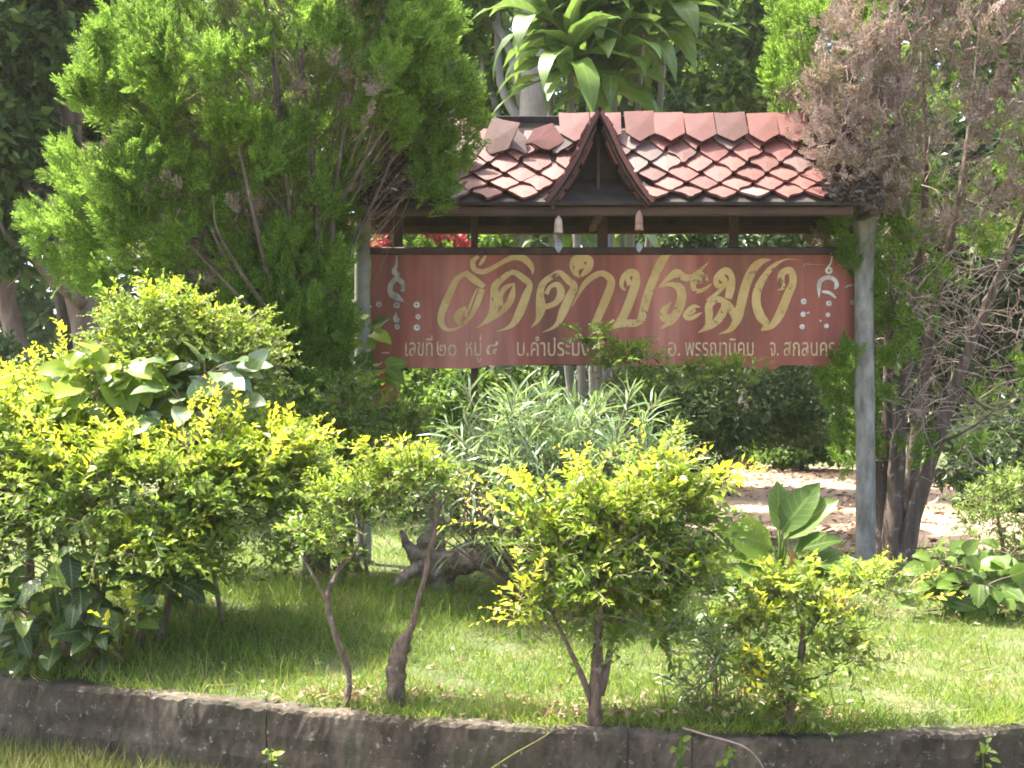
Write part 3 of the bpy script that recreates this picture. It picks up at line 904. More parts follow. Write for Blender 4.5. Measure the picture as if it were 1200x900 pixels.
# wind bells under the eave
def lathe(prof, n=16):
    pr = np.array(prof, float); a = np.linspace(0, 2 * np.pi, n, endpoint=False)
    v = np.stack([pr[:, 0][:, None] * np.cos(a), pr[:, 0][:, None] * np.sin(a), np.repeat(pr[:, 1][:, None], n, 1)], -1).reshape(-1, 3)
    i = np.arange(len(pr) * n).reshape(len(pr), n); j = np.roll(i, -1, 1)
    q = np.stack([i[:-1], j[:-1], j[1:], i[1:]], -1).reshape(-1, 4)
    return v, [q]
def bell(px, top, b0, b1, leaf1, mat, label, wide, long_leaf):
    Y = 9.36
    x = bpx(px, Y); z = lambda py: bpz(py, Y)
    e = empty("wind_bell", (x, Y, z(b1)))
    tag(e, label, "bell", "wind bells under the eave")
    h = z(b0) - z(b1); r = wide
    prof = [(.001, h), (.008, h), (r * .35, h * .93), (r * .72, h * .8), (r * .88, h * .55), (r * .92, h * .2), (r, h * .06), (r * 1.02, 0), (r * .94, 0), (r * .86, h * .2), (r * .8, h * .5), (r * .3, h * .85)]
    v, f = lathe(prof); v = v + [x, Y, z(b1)]
    obj("bell_body", np_mesh("bell_body", v, f, smooth=True), mat, e)
    p = np.array([[x, Y, z(top)], [x + .002, Y, z((top + b0) / 2)], [x, Y, z(b0) - .01]])
    v, f = tube_mesh("c", p, [.003, .003, .003], 5, 0, 2); obj("cord", np_mesh("cord", v, f), MAT['cord'], e)
    p = np.array([[x, Y, z(b0) - .02], [x, Y, z(b1)], [x, Y, z(leaf1 - long_leaf)]])
    v, f = tube_mesh("c", p, [.002, .002, .002], 5, 0, 2); obj("clapper_wire", np_mesh("clapper_wire", v, f), MAT['cord'], e)
    L = long_leaf / F * Y; w = L * .3
    o = [(0, L), (w * .6, L * .82), (w, L * .55), (w * .62, L * .26), (w * .16, L * .1), (0, 0), (-w * .16, L * .1), (-w * .62, L * .26), (-w, L * .55), (-w * .6, L * .82)]
    sv, sf = slab(o, .002, .006)
    v = np.stack([x + sv[:, 0], Y + sv[:, 2], z(leaf1) + sv[:, 1]], -1)
    obj("clapper_leaf", np_mesh("clapper_leaf", v, sf), MAT['clapper'], e)
bell(654.5, 236, 253, 273, 297, MAT['bell_pale'], "pale wind bell with wide tin leaf hanging at the gable's left foot", .035, 17)
bell(749, 240, 247, 270, 297, MAT['bell'], "rusty wind bell with narrow tin leaf hanging at the gable's right foot", .033, 14)

# litter heaped on the two roof ends
def roof_litter(name, label, px0, px1, dens, seed, heap):
    r = np.random.default_rng(seed)
    n = dens
    x = r.uniform(bpx(px0, 9.6), bpx(px1, 9.6), n)
    s = SLEN * (1 - np.abs(r.normal(size=n)) * .42).clip(.12, 1.02)
    t = np.interp(s, arc, tt); y, z = slope(t)
    u = (x - bpx(px0, 9.6)) / (bpx(px1, 9.6) - bpx(px0, 9.6))
    hh = heap * (.35 + .65 * np.sin(np.pi * np.clip(u, .02, .98))) * (.6 + .4 * np.sin(x * 23) * np.cos(s * 19))
    nz = r.uniform(0, 1, n)
    pos = np.stack([x, y - .5 * hh * nz, z + .01 + hh * nz], -1)
    d = rand_dirs(n, r) * [1, 1, .7]; nn = rand_dirs(n, r) + [0, -.3, .8]
    v, f, _ = cloud(pos, d, nn, r.uniform(.03, .1, n), r.uniform(.015, .05, n), T_LEAF, r.uniform(-1.5, 2.5, n))
    m = n // 10
    st = pos[:m]; dd = norm(rand_dirs(m, r) * [1, .6, .6] + [0, -.1, -.35]) * r.uniform(.06, .22, m)[:, None]
    paths = st[:, None, :] + dd[:, None, :] * np.linspace(0, 1, 4)[None, :, None] + r.normal(size=(m, 4, 3)) * .006
    tv, tq = multi_tube(paths, np.full((m, 4), .0022), 3)
    vv, ff = merge([(v, f), (tv, tq)])
    o = obj(name, np_mesh(name, vv, ff), MAT['roof_litter'])
    tag(o, label, "litter", kind="stuff")
roof_litter("roof_litter", "grey dry leaves and twigs heaped on the broken roof end above the thinner post", 425, 512, 6500, 31, .2)
roof_litter("roof_litter", "brown dry leaf litter on the roof end beside the thicker post", 965, 1022, 1500, 32, .03)

# ------------------------------------------------------------------ plants: builders
def bend(a, b, sag=.0, r=None, wob=.05):
    """limb path from a to b with a little wander"""
    r = r or rng
    a = np.asarray(a, float); b = np.asarray(b, float)
    L = np.linalg.norm(b - a)
    t = np.array([0, .33, .66, 1])[:, None]
    p = a + (b - a) * t
    p[1:3] += r.normal(size=(2, 3)) * L * wob
    p[:, 2] += sag * L * np.sin(np.pi * t[:, 0])
    return p

def tree(name, label, base, top, r0, clumps, n_leaf, leaf, mat, bark, cat="tree", group=None, seed=0, up=.5, wid=.5, tmpl=T_RHOMB, lean=None):
    """clumps: [(centre, (rx, ry, rz))]; trunk from base to top, a limb to each clump, leaves through the clumps' volume"""
    r = np.random.default_rng(seed)
    e = empty(name, base)
    tag(e, label, cat, group)
    base = np.asarray(base, float); top = np.asarray(top, float)
    tp = bend(base - [0, 0, .1], top, 0, r, .03)
    fl = np.array([r0 * 1.25, r0, r0 * .85, r0 * .5])
    specs = [(tp, fl)]
    tot = sum(np.prod(c[1]) ** .67 for c in clumps)
    P, D, N_ = [], [], []
    for c, rad in clumps:
        c = np.asarray(c, float); rad = np.asarray(rad, float)
        h = np.clip((c[2] - base[2]) / max(.1, top[2] - base[2]) * .72, .15, .97)
        s = base + (top - base) * h
        rr = r0 * (.45 - .2 * h)
        specs.append((bend(s, c, .08, r, .07), np.array([rr, rr * .75, rr * .5, rr * .2])))
        for _ in range(3):
            q = c + r.normal(size=3) * rad * .55
            specs.append((bend(s * .35 + c * .65, q, .05, r, .08), np.array([rr * .5, rr * .35, rr * .22, rr * .1])))
        n = int(n_leaf * np.prod(rad) ** .67 / tot)
        sub = max(4, n // 70)
        sc = rand_dirs(sub, r) * (r.uniform(.25, 1, sub) ** .6)[:, None]
        k = r.integers(0, sub, n)
        g = sc[k] + r.normal(size=(n, 3)) * .17
        P.append(c + g * rad)
        D.append(g * .7 + rand_dirs(n, r) * .8 + [0, 0, -.15])
        N_.append(rand_dirs(n, r) * .7 + [0, 0, up] + g * .3)
    limbs("trunk", specs, bark, e, 7, .1, 4)
    P = np.vstack(P); D = np.vstack(D); N_ = np.vstack(N_)
    n = len(P)
    ln = leaf * r.uniform(.65, 1.3, n)
    v, f, _ = cloud(P, D, N_, ln, ln * wid * r.uniform(.8, 1.2, n), tmpl, r.uniform(.2, 1.6, n))
    obj("crown", np_mesh("crown", v, f), mat, e, kind="stuff")
    return e

def shoots(starts, dirs, lens, K, leaf, wid, droop, r, ang=.9, tmpl=T_RHOMB, taper=.45):
    """leafy shoots: leaves in pairs along each arching shoot -> leaf verts/faces, shoot parameter per vertex, twig paths"""
    N = len(starts)
    t = (np.arange(K) + 1.0) / K
    lens = np.asarray(lens)
    pos = starts[:, None, :] + dirs[:, None, :] * (lens[:, None] * t)[..., None]
    pos[..., 2] -= droop * lens[:, None] * t[None] ** 2
    tan = dirs[:, None, :] * np.ones((1, K, 1)); tan[..., 2] -= 2 * droop * t[None]
    tan = norm(tan)
    up = np.array([0, 0, 1.0])
    side = norm(np.cross(tan, up[None, None] + .3 * r.normal(size=(N, 1, 3))))
    sgn = np.where(np.arange(K) % 2 == 0, 1.0, -1.0)[None, :, None]
    roll = r.uniform(-1.2, 1.2, (N, K, 1))
    sd = side * sgn * np.cos(roll) + np.cross(tan, side) * np.sin(roll)
    d = norm(tan * (1.15 - ang * .5) + sd * ang + r.normal(size=(N, K, 3)) * .22)
    nn = np.cross(d, np.cross(tan, d)) * 0.0 + up + .55 * r.normal(size=(N, K, 3)) + tan * .35
    ln = leaf * (1 - taper * t[None] ** 2) * r.uniform(.55, 1.45, (N, K)) * r.uniform(.7, 1.4, (N, 1))
    v, f, idx = cloud(pos.reshape(-1, 3), d.reshape(-1, 3), nn.reshape(-1, 3), ln.ravel(), (ln * wid).ravel(), tmpl, r.uniform(.2, 1.6, N * K))
    tw = np.concatenate([starts[:, None, :], pos[:, ::max(1, K // 4), :]], axis=1)
    return v, f, np.tile(t, (N, 1)).ravel()[idx], np.repeat(np.arange(N), K)[idx], tw

def shrub(name, label, base, stems, blobs, n_shoot, leaf=.036, wid=.5, K=14, slen=(.14, .34), mat='duranta', bark='bark_brown', gold=.6, gold_top=.35, seed=0, group=None, droop=.35, cat="shrub", r0=None, extra=(), tmpl=T_RHOMB):
    """stems: [(path, radii)]; blobs: [(centre, radii)] the crown; young tips on the upper shoots are golden"""
    r = np.random.default_rng(seed)
    e = empty(name, base)
    tag(e, label, cat, group)
    S0, D0, TOP = [], [], []
    tot = sum(np.prod(b[1]) ** .6 for b in blobs)
    for c, rad in blobs:
        c = np.asarray(c, float); rad = np.asarray(rad, float)
        n = int(n_shoot * np.prod(rad) ** .6 / tot)
        u = rand_dirs(n, r); u[:, 2] = np.where(u[:, 2] < -.5, -u[:, 2], u[:, 2])
        rr = r.uniform(.3, 1.0, n) ** .55
        bump_ = 1 + .18 * np.sin(u[:, 0] * 5 + seed) * np.cos(u[:, 1] * 4 + u[:, 2] * 6)
        g = u * (rr * bump_)[:, None]
        S0.append(c + g * rad * .86)
        D0.append(norm(u * .9 + [0, 0, .55] + r.normal(size=(n, 3)) * .4))
        TOP.append(np.clip(g[:, 2] * .75 + .25 + .25 * rr, 0, 1))
    extra = [(np.asarray(s) + r.normal(size=3) * .03, np.asarray(d) + r.normal(size=3) * .22, tpp) for s, d, tpp in extra for _ in range(3)]
    for s, d, tpp in extra:
        S0.append(np.array([s], float)); D0.append(norm(np.array([d], float))); TOP.append(np.array([tpp]))
    S0 = np.vstack(S0); D0 = np.vstack(D0); TOP = np.concatenate(TOP)
    n = len(S0)
    lens = r.uniform(slen[0], slen[1], n)
    if extra: lens[-len(extra):] = slen[1] * 1.0
    v, f, t, k, tw = shoots(S0, D0, lens, K, leaf, wid, droop, r, tmpl=tmpl)
    young = np.clip((TOP - gold_top) * 1.6, 0, 1) * r.uniform(0, 1.15, n) ** .8
    if extra: young[-len(extra):] = 1.6
    tip = np.clip(gold * young[k] * np.clip(.1 + 1.1 * t, 0, 1) * 1.0, 0, np.where(young[k] > 1.25, 1.0, .84))
    obj("crown", np_mesh("crown", v, f, attr={"tip": tip}), MAT[mat], e, kind="stuff")
    tv, tq = multi_tube(tw, np.linspace(.0032, .001, tw.shape[1])[None, :] * np.ones((n, 1)), 3)
    obj("twigs", np_mesh("twigs", tv, tq), MAT['twig'], e, kind="stuff")
    if stems:
        limbs("trunk", stems, MAT[bark], e, 12, .22, 7)
    return e

def S_(pts):
    """stem path from photo points (px, py, Y, radius)"""
    return (np.array([W(a, b, y) for a, b, y, _ in pts]), np.array([q[3] for q in pts]))

# single large leaves as objects that share mesh data
def leaf_blade(name, length_seg, shape, fold, curve, mat, width_seg=2):
    """unit blade along +x, arching downwards by curve; shape(t) half width"""
    n = length_seg
    t = np.linspace(0, 1, n + 1)
    ang = -curve * t
    x = np.concatenate([[0], np.cumsum(np.cos((ang[1:] + ang[:-1]) / 2) / n)])
    z = np.concatenate([[0], np.cumsum(np.sin((ang[1:] + ang[:-1]) / 2) / n)])
    w = np.array([shape(a) for a in t])
    rows = []
    for sgn in (-1, 0, 1):
        wav = .035 * np.sin(t * 13 + sgn * 1.7 + curve * 5) * w / max(w.max(), 1e-6)
        rows.append(np.stack([x, sgn * w, z + abs(sgn) * (fold * w + wav)], -1))
    v = np.stack(rows, 1).reshape(-1, 3)
    i = np.arange((n + 1) * 3).reshape(n + 1, 3)
    q = np.stack([i[:-1, :-1], i[1:, :-1], i[1:, 1:], i[:-1, 1:]], -1).reshape(-1, 4)
    rib = np.tile(np.array([0.0, 1.0, 0.0]), n + 1)
    me = np_mesh(name, v, q, smooth=True, attr={"rib": rib, "along": np.repeat(t, 3)})
    me.materials.append(mat)
    return me
sh_strap = lambda t: .115 * (np.sin(np.pi * min(1, t * .93 + .07)) ** .55) * (1 if t < .6 else max(0.0, 1 - ((t - .6) / .4) ** 2.2))
sh_oval = lambda t: .27 * np.sin(np.pi * t ** .85) ** .8 if 0 < t < 1 else 0.0
sh_heart = lambda t: .40 * (np.sin(np.pi * (t * .86 + .14)) ** .75) * (1 - .35 * t) if t < 1 else 0.0
sh_narrow = lambda t: .045 * np.sin(np.pi * (t * .92 + .05)) ** .7 if t < 1 else 0.0
def blades(shape, mat, curves=(.5, .9, 1.3), fold=.35, seg=8):
    return [leaf_blade("leaf", seg, shape, fold, c, mat) for c in curves]
BL = {
 'strap': blades(sh_strap, MAT['strap'], (.7, 1.3, 1.9), .35, 10),
 'narrow': blades(sh_narrow, MAT['narrow_big'], (.4, .9, 1.5), .5, 5),
 'oval_dark': blades(sh_oval, MAT['broad_dark'], (.3, .7, 1.1), .3, 6),
 'oval_mid': blades(sh_oval, MAT['broad_mid'], (.3, .7, 1.1), .3, 6),
 'oval_light': blades(sh_oval, MAT['broad_light'], (.3, .6, 1.0), .3, 6),
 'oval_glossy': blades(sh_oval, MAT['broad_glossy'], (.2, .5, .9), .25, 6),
 'heart': blades(sh_heart, MAT['broad_mid'], (.3, .6, .9), .25, 6),
 'heart_light': blades(sh_heart, MAT['broad_light'], (.3, .6, .9), .25, 6),
 'dry': blades(sh_oval, MAT['dry_leaf'], (.4, 1.0, 1.8), .5, 6),
}
def place_leaf(kind, pos, d, nrm, size, parent, r, width=1.0, j=None):
    d = np.asarray(d, float); d = d / np.linalg.norm(d)
    nrm = np.asarray(nrm, float)
    s = np.cross(nrm, d); s = s / (np.linalg.norm(s) + 1e-9)
    n = np.cross(d, s)
    me = BL[kind][int(r.integers(0, 3)) if j is None else j]
    M = Matrix(((d[0] * size, s[0] * size * width, n[0] * size, pos[0]), (d[1] * size, s[1] * size * width, n[1] * size, pos[1]), (d[2] * size, s[2] * size * width, n[2] * size, pos[2]), (0, 0, 0, 1)))
    return obj("leaf", me, None, parent, matrix=M)

# ------------------------------------------------------------------ thujas
def spray_template(seed):
    r = np.random.default_rng(seed)
    vs, fs = [], []
    def blade(p, a, L, w):
        d = np.array([np.cos(a), np.sin(a)]); s = np.array([-d[1], d[0]])
        b = len(vs)
        for q in (p, p + d * L * .45 - s * w / 2, p + d * L, p + d * L * .45 + s * w / 2):
            vs.append([q[0], q[1], r.normal() * .02])
        fs.append([b, b + 1, b + 2]); fs.append([b, b + 2, b + 3])
    for k in range(8):
        t = .06 + k * .105
        for sgn in (-1, 1):
            a = sgn * math.radians(42 - 14 * t) + r.normal() * .1
            L = .44 * (1 - .62 * t) * r.uniform(.8, 1.15)
            for m in range(3):
                q = np.array([t, 0]) + np.array([np.cos(a), np.sin(a)]) * L * m * .34
                blade(q, a + (r.normal() * .25 if m else 0), L * .46, .075 * (1 - .3 * t))
    for k in range(5):
        blade(np.array([.1 + k * .19, 0]), r.normal() * .12, .24, .06)
    return np.array(vs), np.array(fs)
SPRAYS = [spray_template(s) for s in range(3)]

def sprays(clumps, per, size, r, spread=.16, jit=.45):
    """clumps (N, centre 3 + outward 3) -> fans of scale foliage"""
    parts = []
    cen, out = clumps
    N = len(cen)
    idx = np.repeat(np.arange(N), per)
    n = len(idx)
    u = rand_dirs(n, r)
    u = norm(u + out[idx] * .7)
    pos = cen[idx] + u * (r.uniform(.1, 1, n) ** .6 * spread)[:, None] * [1, 1, 1.1]
    d = norm(u * .55 + out[idx] * .45 + [0, 0, .55] + r.normal(size=(n, 3)) * jit)
    nn = rand_dirs(n, r)
    sz = size * r.uniform(.6, 1.25, n)
    for j in range(3):
        m = np.arange(n) % 3 == j
        v, f, _ = cloud(pos[m] - d[m] * (sz[m] * .35)[:, None], d[m], nn[m], sz[m], sz[m], SPRAYS[j])
        parts.append((v, f))
    return merge(parts)

def profile_clumps(prof, Y0, n, r, depth=.9, keep=None, shell=(.72, 1.0)):
    """crown shell from a measured outline: prof rows (py, left px, right px)"""
    prof = np.array(prof, float)
    py = r.uniform(prof[0, 0], prof[-1, 0], n * 4)
    l = np.interp(py, prof[:, 0], prof[:, 1]); rr = np.interp(py, prof[:, 0], prof[:, 2])
    wgt = (rr - l) / (prof[:, 2] - prof[:, 1]).max()
    phi = r.uniform(0, 2 * np.pi, n * 4)
    kp = r.random(n * 4) < wgt
    c = (l + rr) / 2; h = (rr - l) / 2
    q = r.uniform(shell[0], shell[1], n * 4)
    px = c + h * np.cos(phi) * q
    Y = Y0 + h / F * Y0 * np.sin(phi) * q * depth
    pos = np.stack([(px - 600) / F * Y0, Y, CAMZ - (py - 450) / F * Y0], -1)
    out = norm(np.stack([np.cos(phi), np.sin(phi), np.full(len(phi), .35)], -1))
    if keep is not None:
        kp &= keep(px, py, phi, r)
    return pos[kp][:n], out[kp][:n]

def thuja_left():
    r = np.random.default_rng(51)
    Y0 = 9.15
    base = ground_pt(372, Y0)
    e = empty("thuja_tree", base)
    tag(e, "large bright green thuja with fanning stems in front of the roof's broken end", "tree", "thuja trees flanking the sign")
    prof = [(-190, 290, 400), (-120, 230, 440), (-50, 185, 480), (0, 158, 505), (50, 128, 528), (100, 104, 540), (140, 84, 528), (165, 73, 478), (190, 62, 425), (230, 46, 412), (290, 46, 400), (322, 80, 385), (360, 215, 385), (430, 275, 390), (500, 320, 395), (570, 335, 400)]
    def keep(px, py, phi, r):
        front = (np.sin(phi) < -.1)
        mid = front & (px > 215) & (px < 470) & (py > -20)
        p = np.where(mid, .6, 1.0)
        low = (py > 340)
        p = np.where(low, 1.0, p)
        return r.random(len(px)) < p
    cl = profile_clumps(prof, Y0, 340, r, .7, keep, (.66, 1.0))
    hg = np.array([W(a, b, y) for a, b, y in ((520, 150, 9.2), (508, 185, 9.15), (528, 185, 9.15), (515, 215, 9.1), (540, 120, 9.3), (545, 155, 9.2), (500, 225, 9.1), (490, 130, 9.2), (470, 140, 9.2))])
    cl = (np.vstack([cl[0], hg]), np.vstack([cl[1], np.tile([[.5, -.5, .2]], (len(hg), 1))]))
    v, f = sprays(cl, 40, .155, r, .175)
    lowc = profile_clumps([(280, 270, 400), (350, 260, 405), (430, 290, 405), (520, 325, 408), (590, 335, 405)], Y0 - .1, 60, r, .9, None, (.5, 1.0))
    v9, f9 = sprays((lowc[0], norm(lowc[1] * .5 + [0, 0, .9])), 24, .17, r, .15)
    v, f = merge([(v, f), (v9, f9)])
    obj("crown", np_mesh("crown", v, f), MAT['thuja'], e, kind="stuff")
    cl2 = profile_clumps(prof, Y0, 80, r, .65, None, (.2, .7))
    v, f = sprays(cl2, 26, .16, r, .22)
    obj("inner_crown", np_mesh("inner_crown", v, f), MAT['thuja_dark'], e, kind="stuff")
    cl3 = profile_clumps(prof, Y0, 40, r, .7, lambda px, py, ph, r: (py < 330), (.35, .85))
    v, f = sprays(cl3, 10, .15, r, .18)
    obj("dry_sprays", np_mesh("dry_sprays", v, f), MAT['thuja_dead'], e, kind="stuff")
    st = []
    B = (372, 585, Y0)
    ends = [(322, 40, 8.7, .045), (345, -60, 8.9, .05), (380, 20, 9.1, .04), (425, 60, 8.8, .035), (270, 120, 8.5, .035), (210, 180, 8.6, .028), (165, 250, 8.8, .024), (300, -80, 9.2, .04), (240, 60, 9.2, .03), (500, 60, 9.1, .025), (130, 150, 9.1, .026)]
    for k, (a, b, y, q) in enumerate(ends):
        mx = 372 + (a - 372) * (.42 if a < 372 else .18) + r.normal() * 6; my = 585 + (b - 585) * .48
        jx = 372 + r.normal() * 5
        st.append(S_([(jx, 690, Y0 + r.normal() * .04, (q := q * .68) * 1.9), (jx, 600, Y0 + r.normal() * .04, q * 1.25), (372 + (a - 372) * .12, 500, Y0, q * 1.1), (mx, my, (Y0 + y) / 2, q * .8), ((mx + a) / 2 + r.normal() * 5, (my + b) / 2, y, q * .55), (a, b, y, q * .22)]))
    # low side branches, dark and bare
    for pts in ([(350, 470, 8.9, .02), (310, 420, 8.6, .016), (235, 362, 8.3, .009), (200, 330, 8.2, .004)], [(345, 440, 8.9, .018), (300, 370, 8.6, .014), (225, 290, 8.4, .008), (190, 250, 8.3, .004)],
                [(340, 400, 8.9, .016), (290, 330, 8.5, .012), (255, 270, 8.3, .007), (250, 230, 8.3, .003)], [(392, 250, 8.9, .014), (430, 185, 8.7, .009), (462, 135, 8.6, .004)]):
        st.append(S_(pts))
    limbs("trunk", st, MAT['bark_thuja'], e, 8, .16, 6)
    # fine twigs between stems and clumps
    allc = np.vstack([cl[0], cl2[0]]); n = len(allc)
    rep = np.repeat(np.arange(n), 2); m = len(rep)
    tipp = allc[rep] + r.normal(size=(m, 3)) * .1
    hub = np.stack([(W(372, 300, Y0)[0] + (tipp[:, 0] - W(372, 300, Y0)[0]) * .45), Y0 + (tipp[:, 1] - Y0) * .4, tipp[:, 2] - r.uniform(.25, .75, m)], -1)
    t = np.linspace(0, 1, 5)[None, :, None]
    pth = hub[:, None] * (1 - t) + tipp[:, None] * t + r.normal(size=(m, 5, 3)) * .025 * np.sin(np.pi * t)
    tv, tq = multi_tube(pth, np.linspace(.006, .0014, 5)[None] * r.uniform(.4, 1.0, (m, 1)), 4)
    obj("twigs", np_mesh("twigs", tv, tq, smooth=True), MAT['twig'], e, kind="stuff")
thuja_left()

def thuja_right():
    r = np.random.default_rng(52)
    Y0 = 10.35
    base = ground_pt(1062, Y0)
    e = empty("thuja_tree", base)
    tag(e, "half dead thuja with brown withered top beside the thicker post", "tree", "thuja trees flanking the sign")
    prof = [(-220, 1040, 1150), (-120, 980, 1240), (-40, 935, 1300), (0, 918, 1330), (60, 905, 1345), (120, 912, 1340), (200, 930, 1320), (260, 975, 1300), (330, 985, 1270), (400, 985, 1230), (470, 985, 1180), (540, 1010, 1130)]
    def green(px, py, phi, r):
        front = np.sin(phi) < .3
        dead = front & (px > 962) & (py < 265)
        p = np.where(dead, .06, 1.0)
        p = np.where((px > 1080) & (py > 240), .30, p)
        p = np.where((py > 300) & (px < 1080), .8, p)
        return r.random(len(px)) < p
    cl = profile_clumps(prof, Y0, 120, r, .75, green, (.7, 1.0))
    ed = np.array([(930, 20), (918, 60), (912, 100), (920, 140), (935, 170), (948, 205), (955, 0), (968, 225), (996, 258), (1000, 300), (996, 420), (1040, 330), (1050, 420), (1062, 280), (1040, 470), (1046, 380), (985, 470), (990, 505), (975, 450)], float)
    pe = np.array([W(a, b, 10.15 if (a < 960 or a > 1030 or b > 430) else 9.8) for a, b in ed])
    oe = norm(np.tile(np.array([[-.8, -.3, .4]]), (len(ed), 1)))
    v1, f1 = sprays(cl, 24, .165, r, .2)
    v2, f2 = sprays((pe, oe), 34, .14, r, .13)
    v, f = merge([(v1, f1), (v2, f2)])
    obj("crown", np_mesh("crown", v, f), MAT['thuja'], e, kind="stuff")
    def dead(px, py, phi, r):
        return (px > 950) & (py < 290) & (np.sin(phi) < .4)
    cd = profile_clumps(prof, Y0, 150, r, .8, dead, (.62, 1.0))
    hang = np.array([W(a, b, y) for a, b, y in ((965, 120, 9.5), (985, 150, 9.45), (960, 165, 9.5), (1005, 120, 9.4), (1000, 185, 9.4), (975, 85, 9.5), (1020, 160, 9.4), (1030, 205, 9.5), (1010, 80, 9.4), (1045, 130, 9.4), (1040, 60, 9.4), (985, 40, 9.6), (1070, 180, 9.5), (1080, 100, 9.4), (1100, 40, 9.5))])
    cd = (np.vstack([cd[0], hang]), np.vstack([cd[1], np.tile([[-.3, -.6, .3]], (len(hang), 1))]))
    v, f = sprays(cd, 24, .17, r, .23, .5)
    obj("withered_crown", np_mesh("withered_crown", v, f), MAT['thuja_dead'], e, kind="stuff")
    # pale bare twigs through the withered side
    n = 2600
    k = r.integers(0, len(cd[0]), n)
    s = cd[0][k] + r.normal(size=(n, 3)) * .16
    d = norm(rand_dirs(n, r) * .75 + [.05, -.1, .75]) * r.uniform(.1, .42, n)[:, None]
    t = np.linspace(0, 1, 5)[None, :, None]
    pth = s[:, None] + d[:, None] * t + np.array([0, 0, -.1])[None, None] * t ** 2 + r.normal(size=(n, 5, 3)) * .012
    tv, tq = multi_tube(pth, np.linspace(.003, .001, 5)[None] * r.uniform(.5, 1.1, (n, 1)), 3)
    cr = profile_clumps(prof, Y0, 150, r, .8, lambda px, py, ph, r: (px > 1030) & (py > 200), (.5, 1.05))[0]
    m = 900
    k = r.integers(0, len(cr), m)
    s = cr[k] + r.normal(size=(m, 3)) * .12
    d = norm(rand_dirs(m, r) * .8 + [.35, -.1, .45]) * r.uniform(.15, .6, m)[:, None]
    pth = s[:, None] + d[:, None] * t + np.array([0, 0, -.12])[None, None] * t ** 2 + r.normal(size=(m, 5, 3)) * .015
    tv2, tq2 = multi_tube(pth, np.linspace(.0045, .0012, 5)[None] * r.uniform(.6, 1.3, (m, 1)), 3)
    v, f = merge([(tv, tq), (tv2, tq2)])
    obj("dead_twigs", np_mesh("dead_twigs", v, f), MAT['twig_pale'], e, kind="stuff")
    st = [S_([(1050, 672, 10.2, .13), (1048, 600, 10.25, .08), (1056, 480, 10.3, .05), (1075, 330, 10.3, .04), (1085, 200, 10.2, .03), (1080, 60, 10.2, .012)]),
          S_([(1052, 665, 10.2, .085), (1085, 560, 10.15, .058), (1125, 440, 10.0, .042), (1162, 345, 9.9, .034), (1200, 250, 9.8, .018), (1215, 190, 9.8, .006)]),
          S_([(1034, 672, 10.3, .09), (1026, 560, 10.4, .055), (1020, 400, 10.45, .045), (1010, 220, 10.4, .03), (985, 80, 10.3, .012)]),
          S_([(1056, 655, 10.35, .09), (1070, 540, 10.45, .06), (1092, 380, 10.5, .04), (1130, 200, 10.6, .028), (1150, 20, 10.7, .012)]),
          S_([(1040, 650, 10.4, .08), (1040, 450, 10.6, .045), (1050, 200, 10.7, .032), (1055, -60, 10.7, .012)]),
          S_([(1075, 330, 10.3, .016), (1110, 300, 10.0, .012), (1160, 262, 9.8, .008), (1210, 240, 9.7, .004)]),
          S_([(1080, 290, 10.2, .014), (1130, 315, 9.9, .010), (1190, 318, 9.8, .006)]),
          S_([(1120, 450, 10.0, .014), (1165, 480, 9.7, .009), (1215, 452, 9.6, .004)]),
          S_([(1100, 520, 10.1, .012), (1140, 500, 9.8, .008), (1180, 470, 9.7, .003)]),
          S_([(1060, 430, 10.3, .012), (1045, 350, 10.0, .008), (1030, 300, 9.9, .003)])]
    limbs("trunk", st, MAT['bark_thuja'], e, 10, .16, 7)
thuja_right()

# ------------------------------------------------------------------ trees and bushes behind the sign
def far_wood():
    r = np.random.default_rng(60)
    n = 70000
    th = r.uniform(-.62, .62, n)
    ph = np.floor(th * 14) * .7
    d = 31 + 2.5 * np.sin(ph) + np.abs(r.normal(size=n)) * 3.0
    h = r.uniform(0, 1, n) ** .85 * (13 + 2.0 * np.sin(th * 19) + 1.5 * np.sin(th * 43 + 1))
    pos = np.stack([np.sin(th) * d, np.cos(th) * d, h], -1)
    k = np.sin(pos[:, 0] * 1.9) * np.sin(pos[:, 2] * 1.6 + pos[:, 0]) + .6 * np.sin(pos[:, 0] * .7 + pos[:, 2] * .9)
    pos[:, 1] += -k * .8
    v, f, _ = cloud(pos, rand_dirs(n, r) + [0, 0, -.2], rand_dirs(n, r) * .8 + [0, -.4, .6], r.uniform(.25, .6, n), r.uniform(.14, .34, n), T_RHOMB, r.uniform(.2, 1.6, n))
    o = obj("woodland", np_mesh("woodland", v, f), MAT['tree_mid'])
    tag(o, "distant mass of green woodland closing the view", "woodland", kind="stuff")
far_wood()

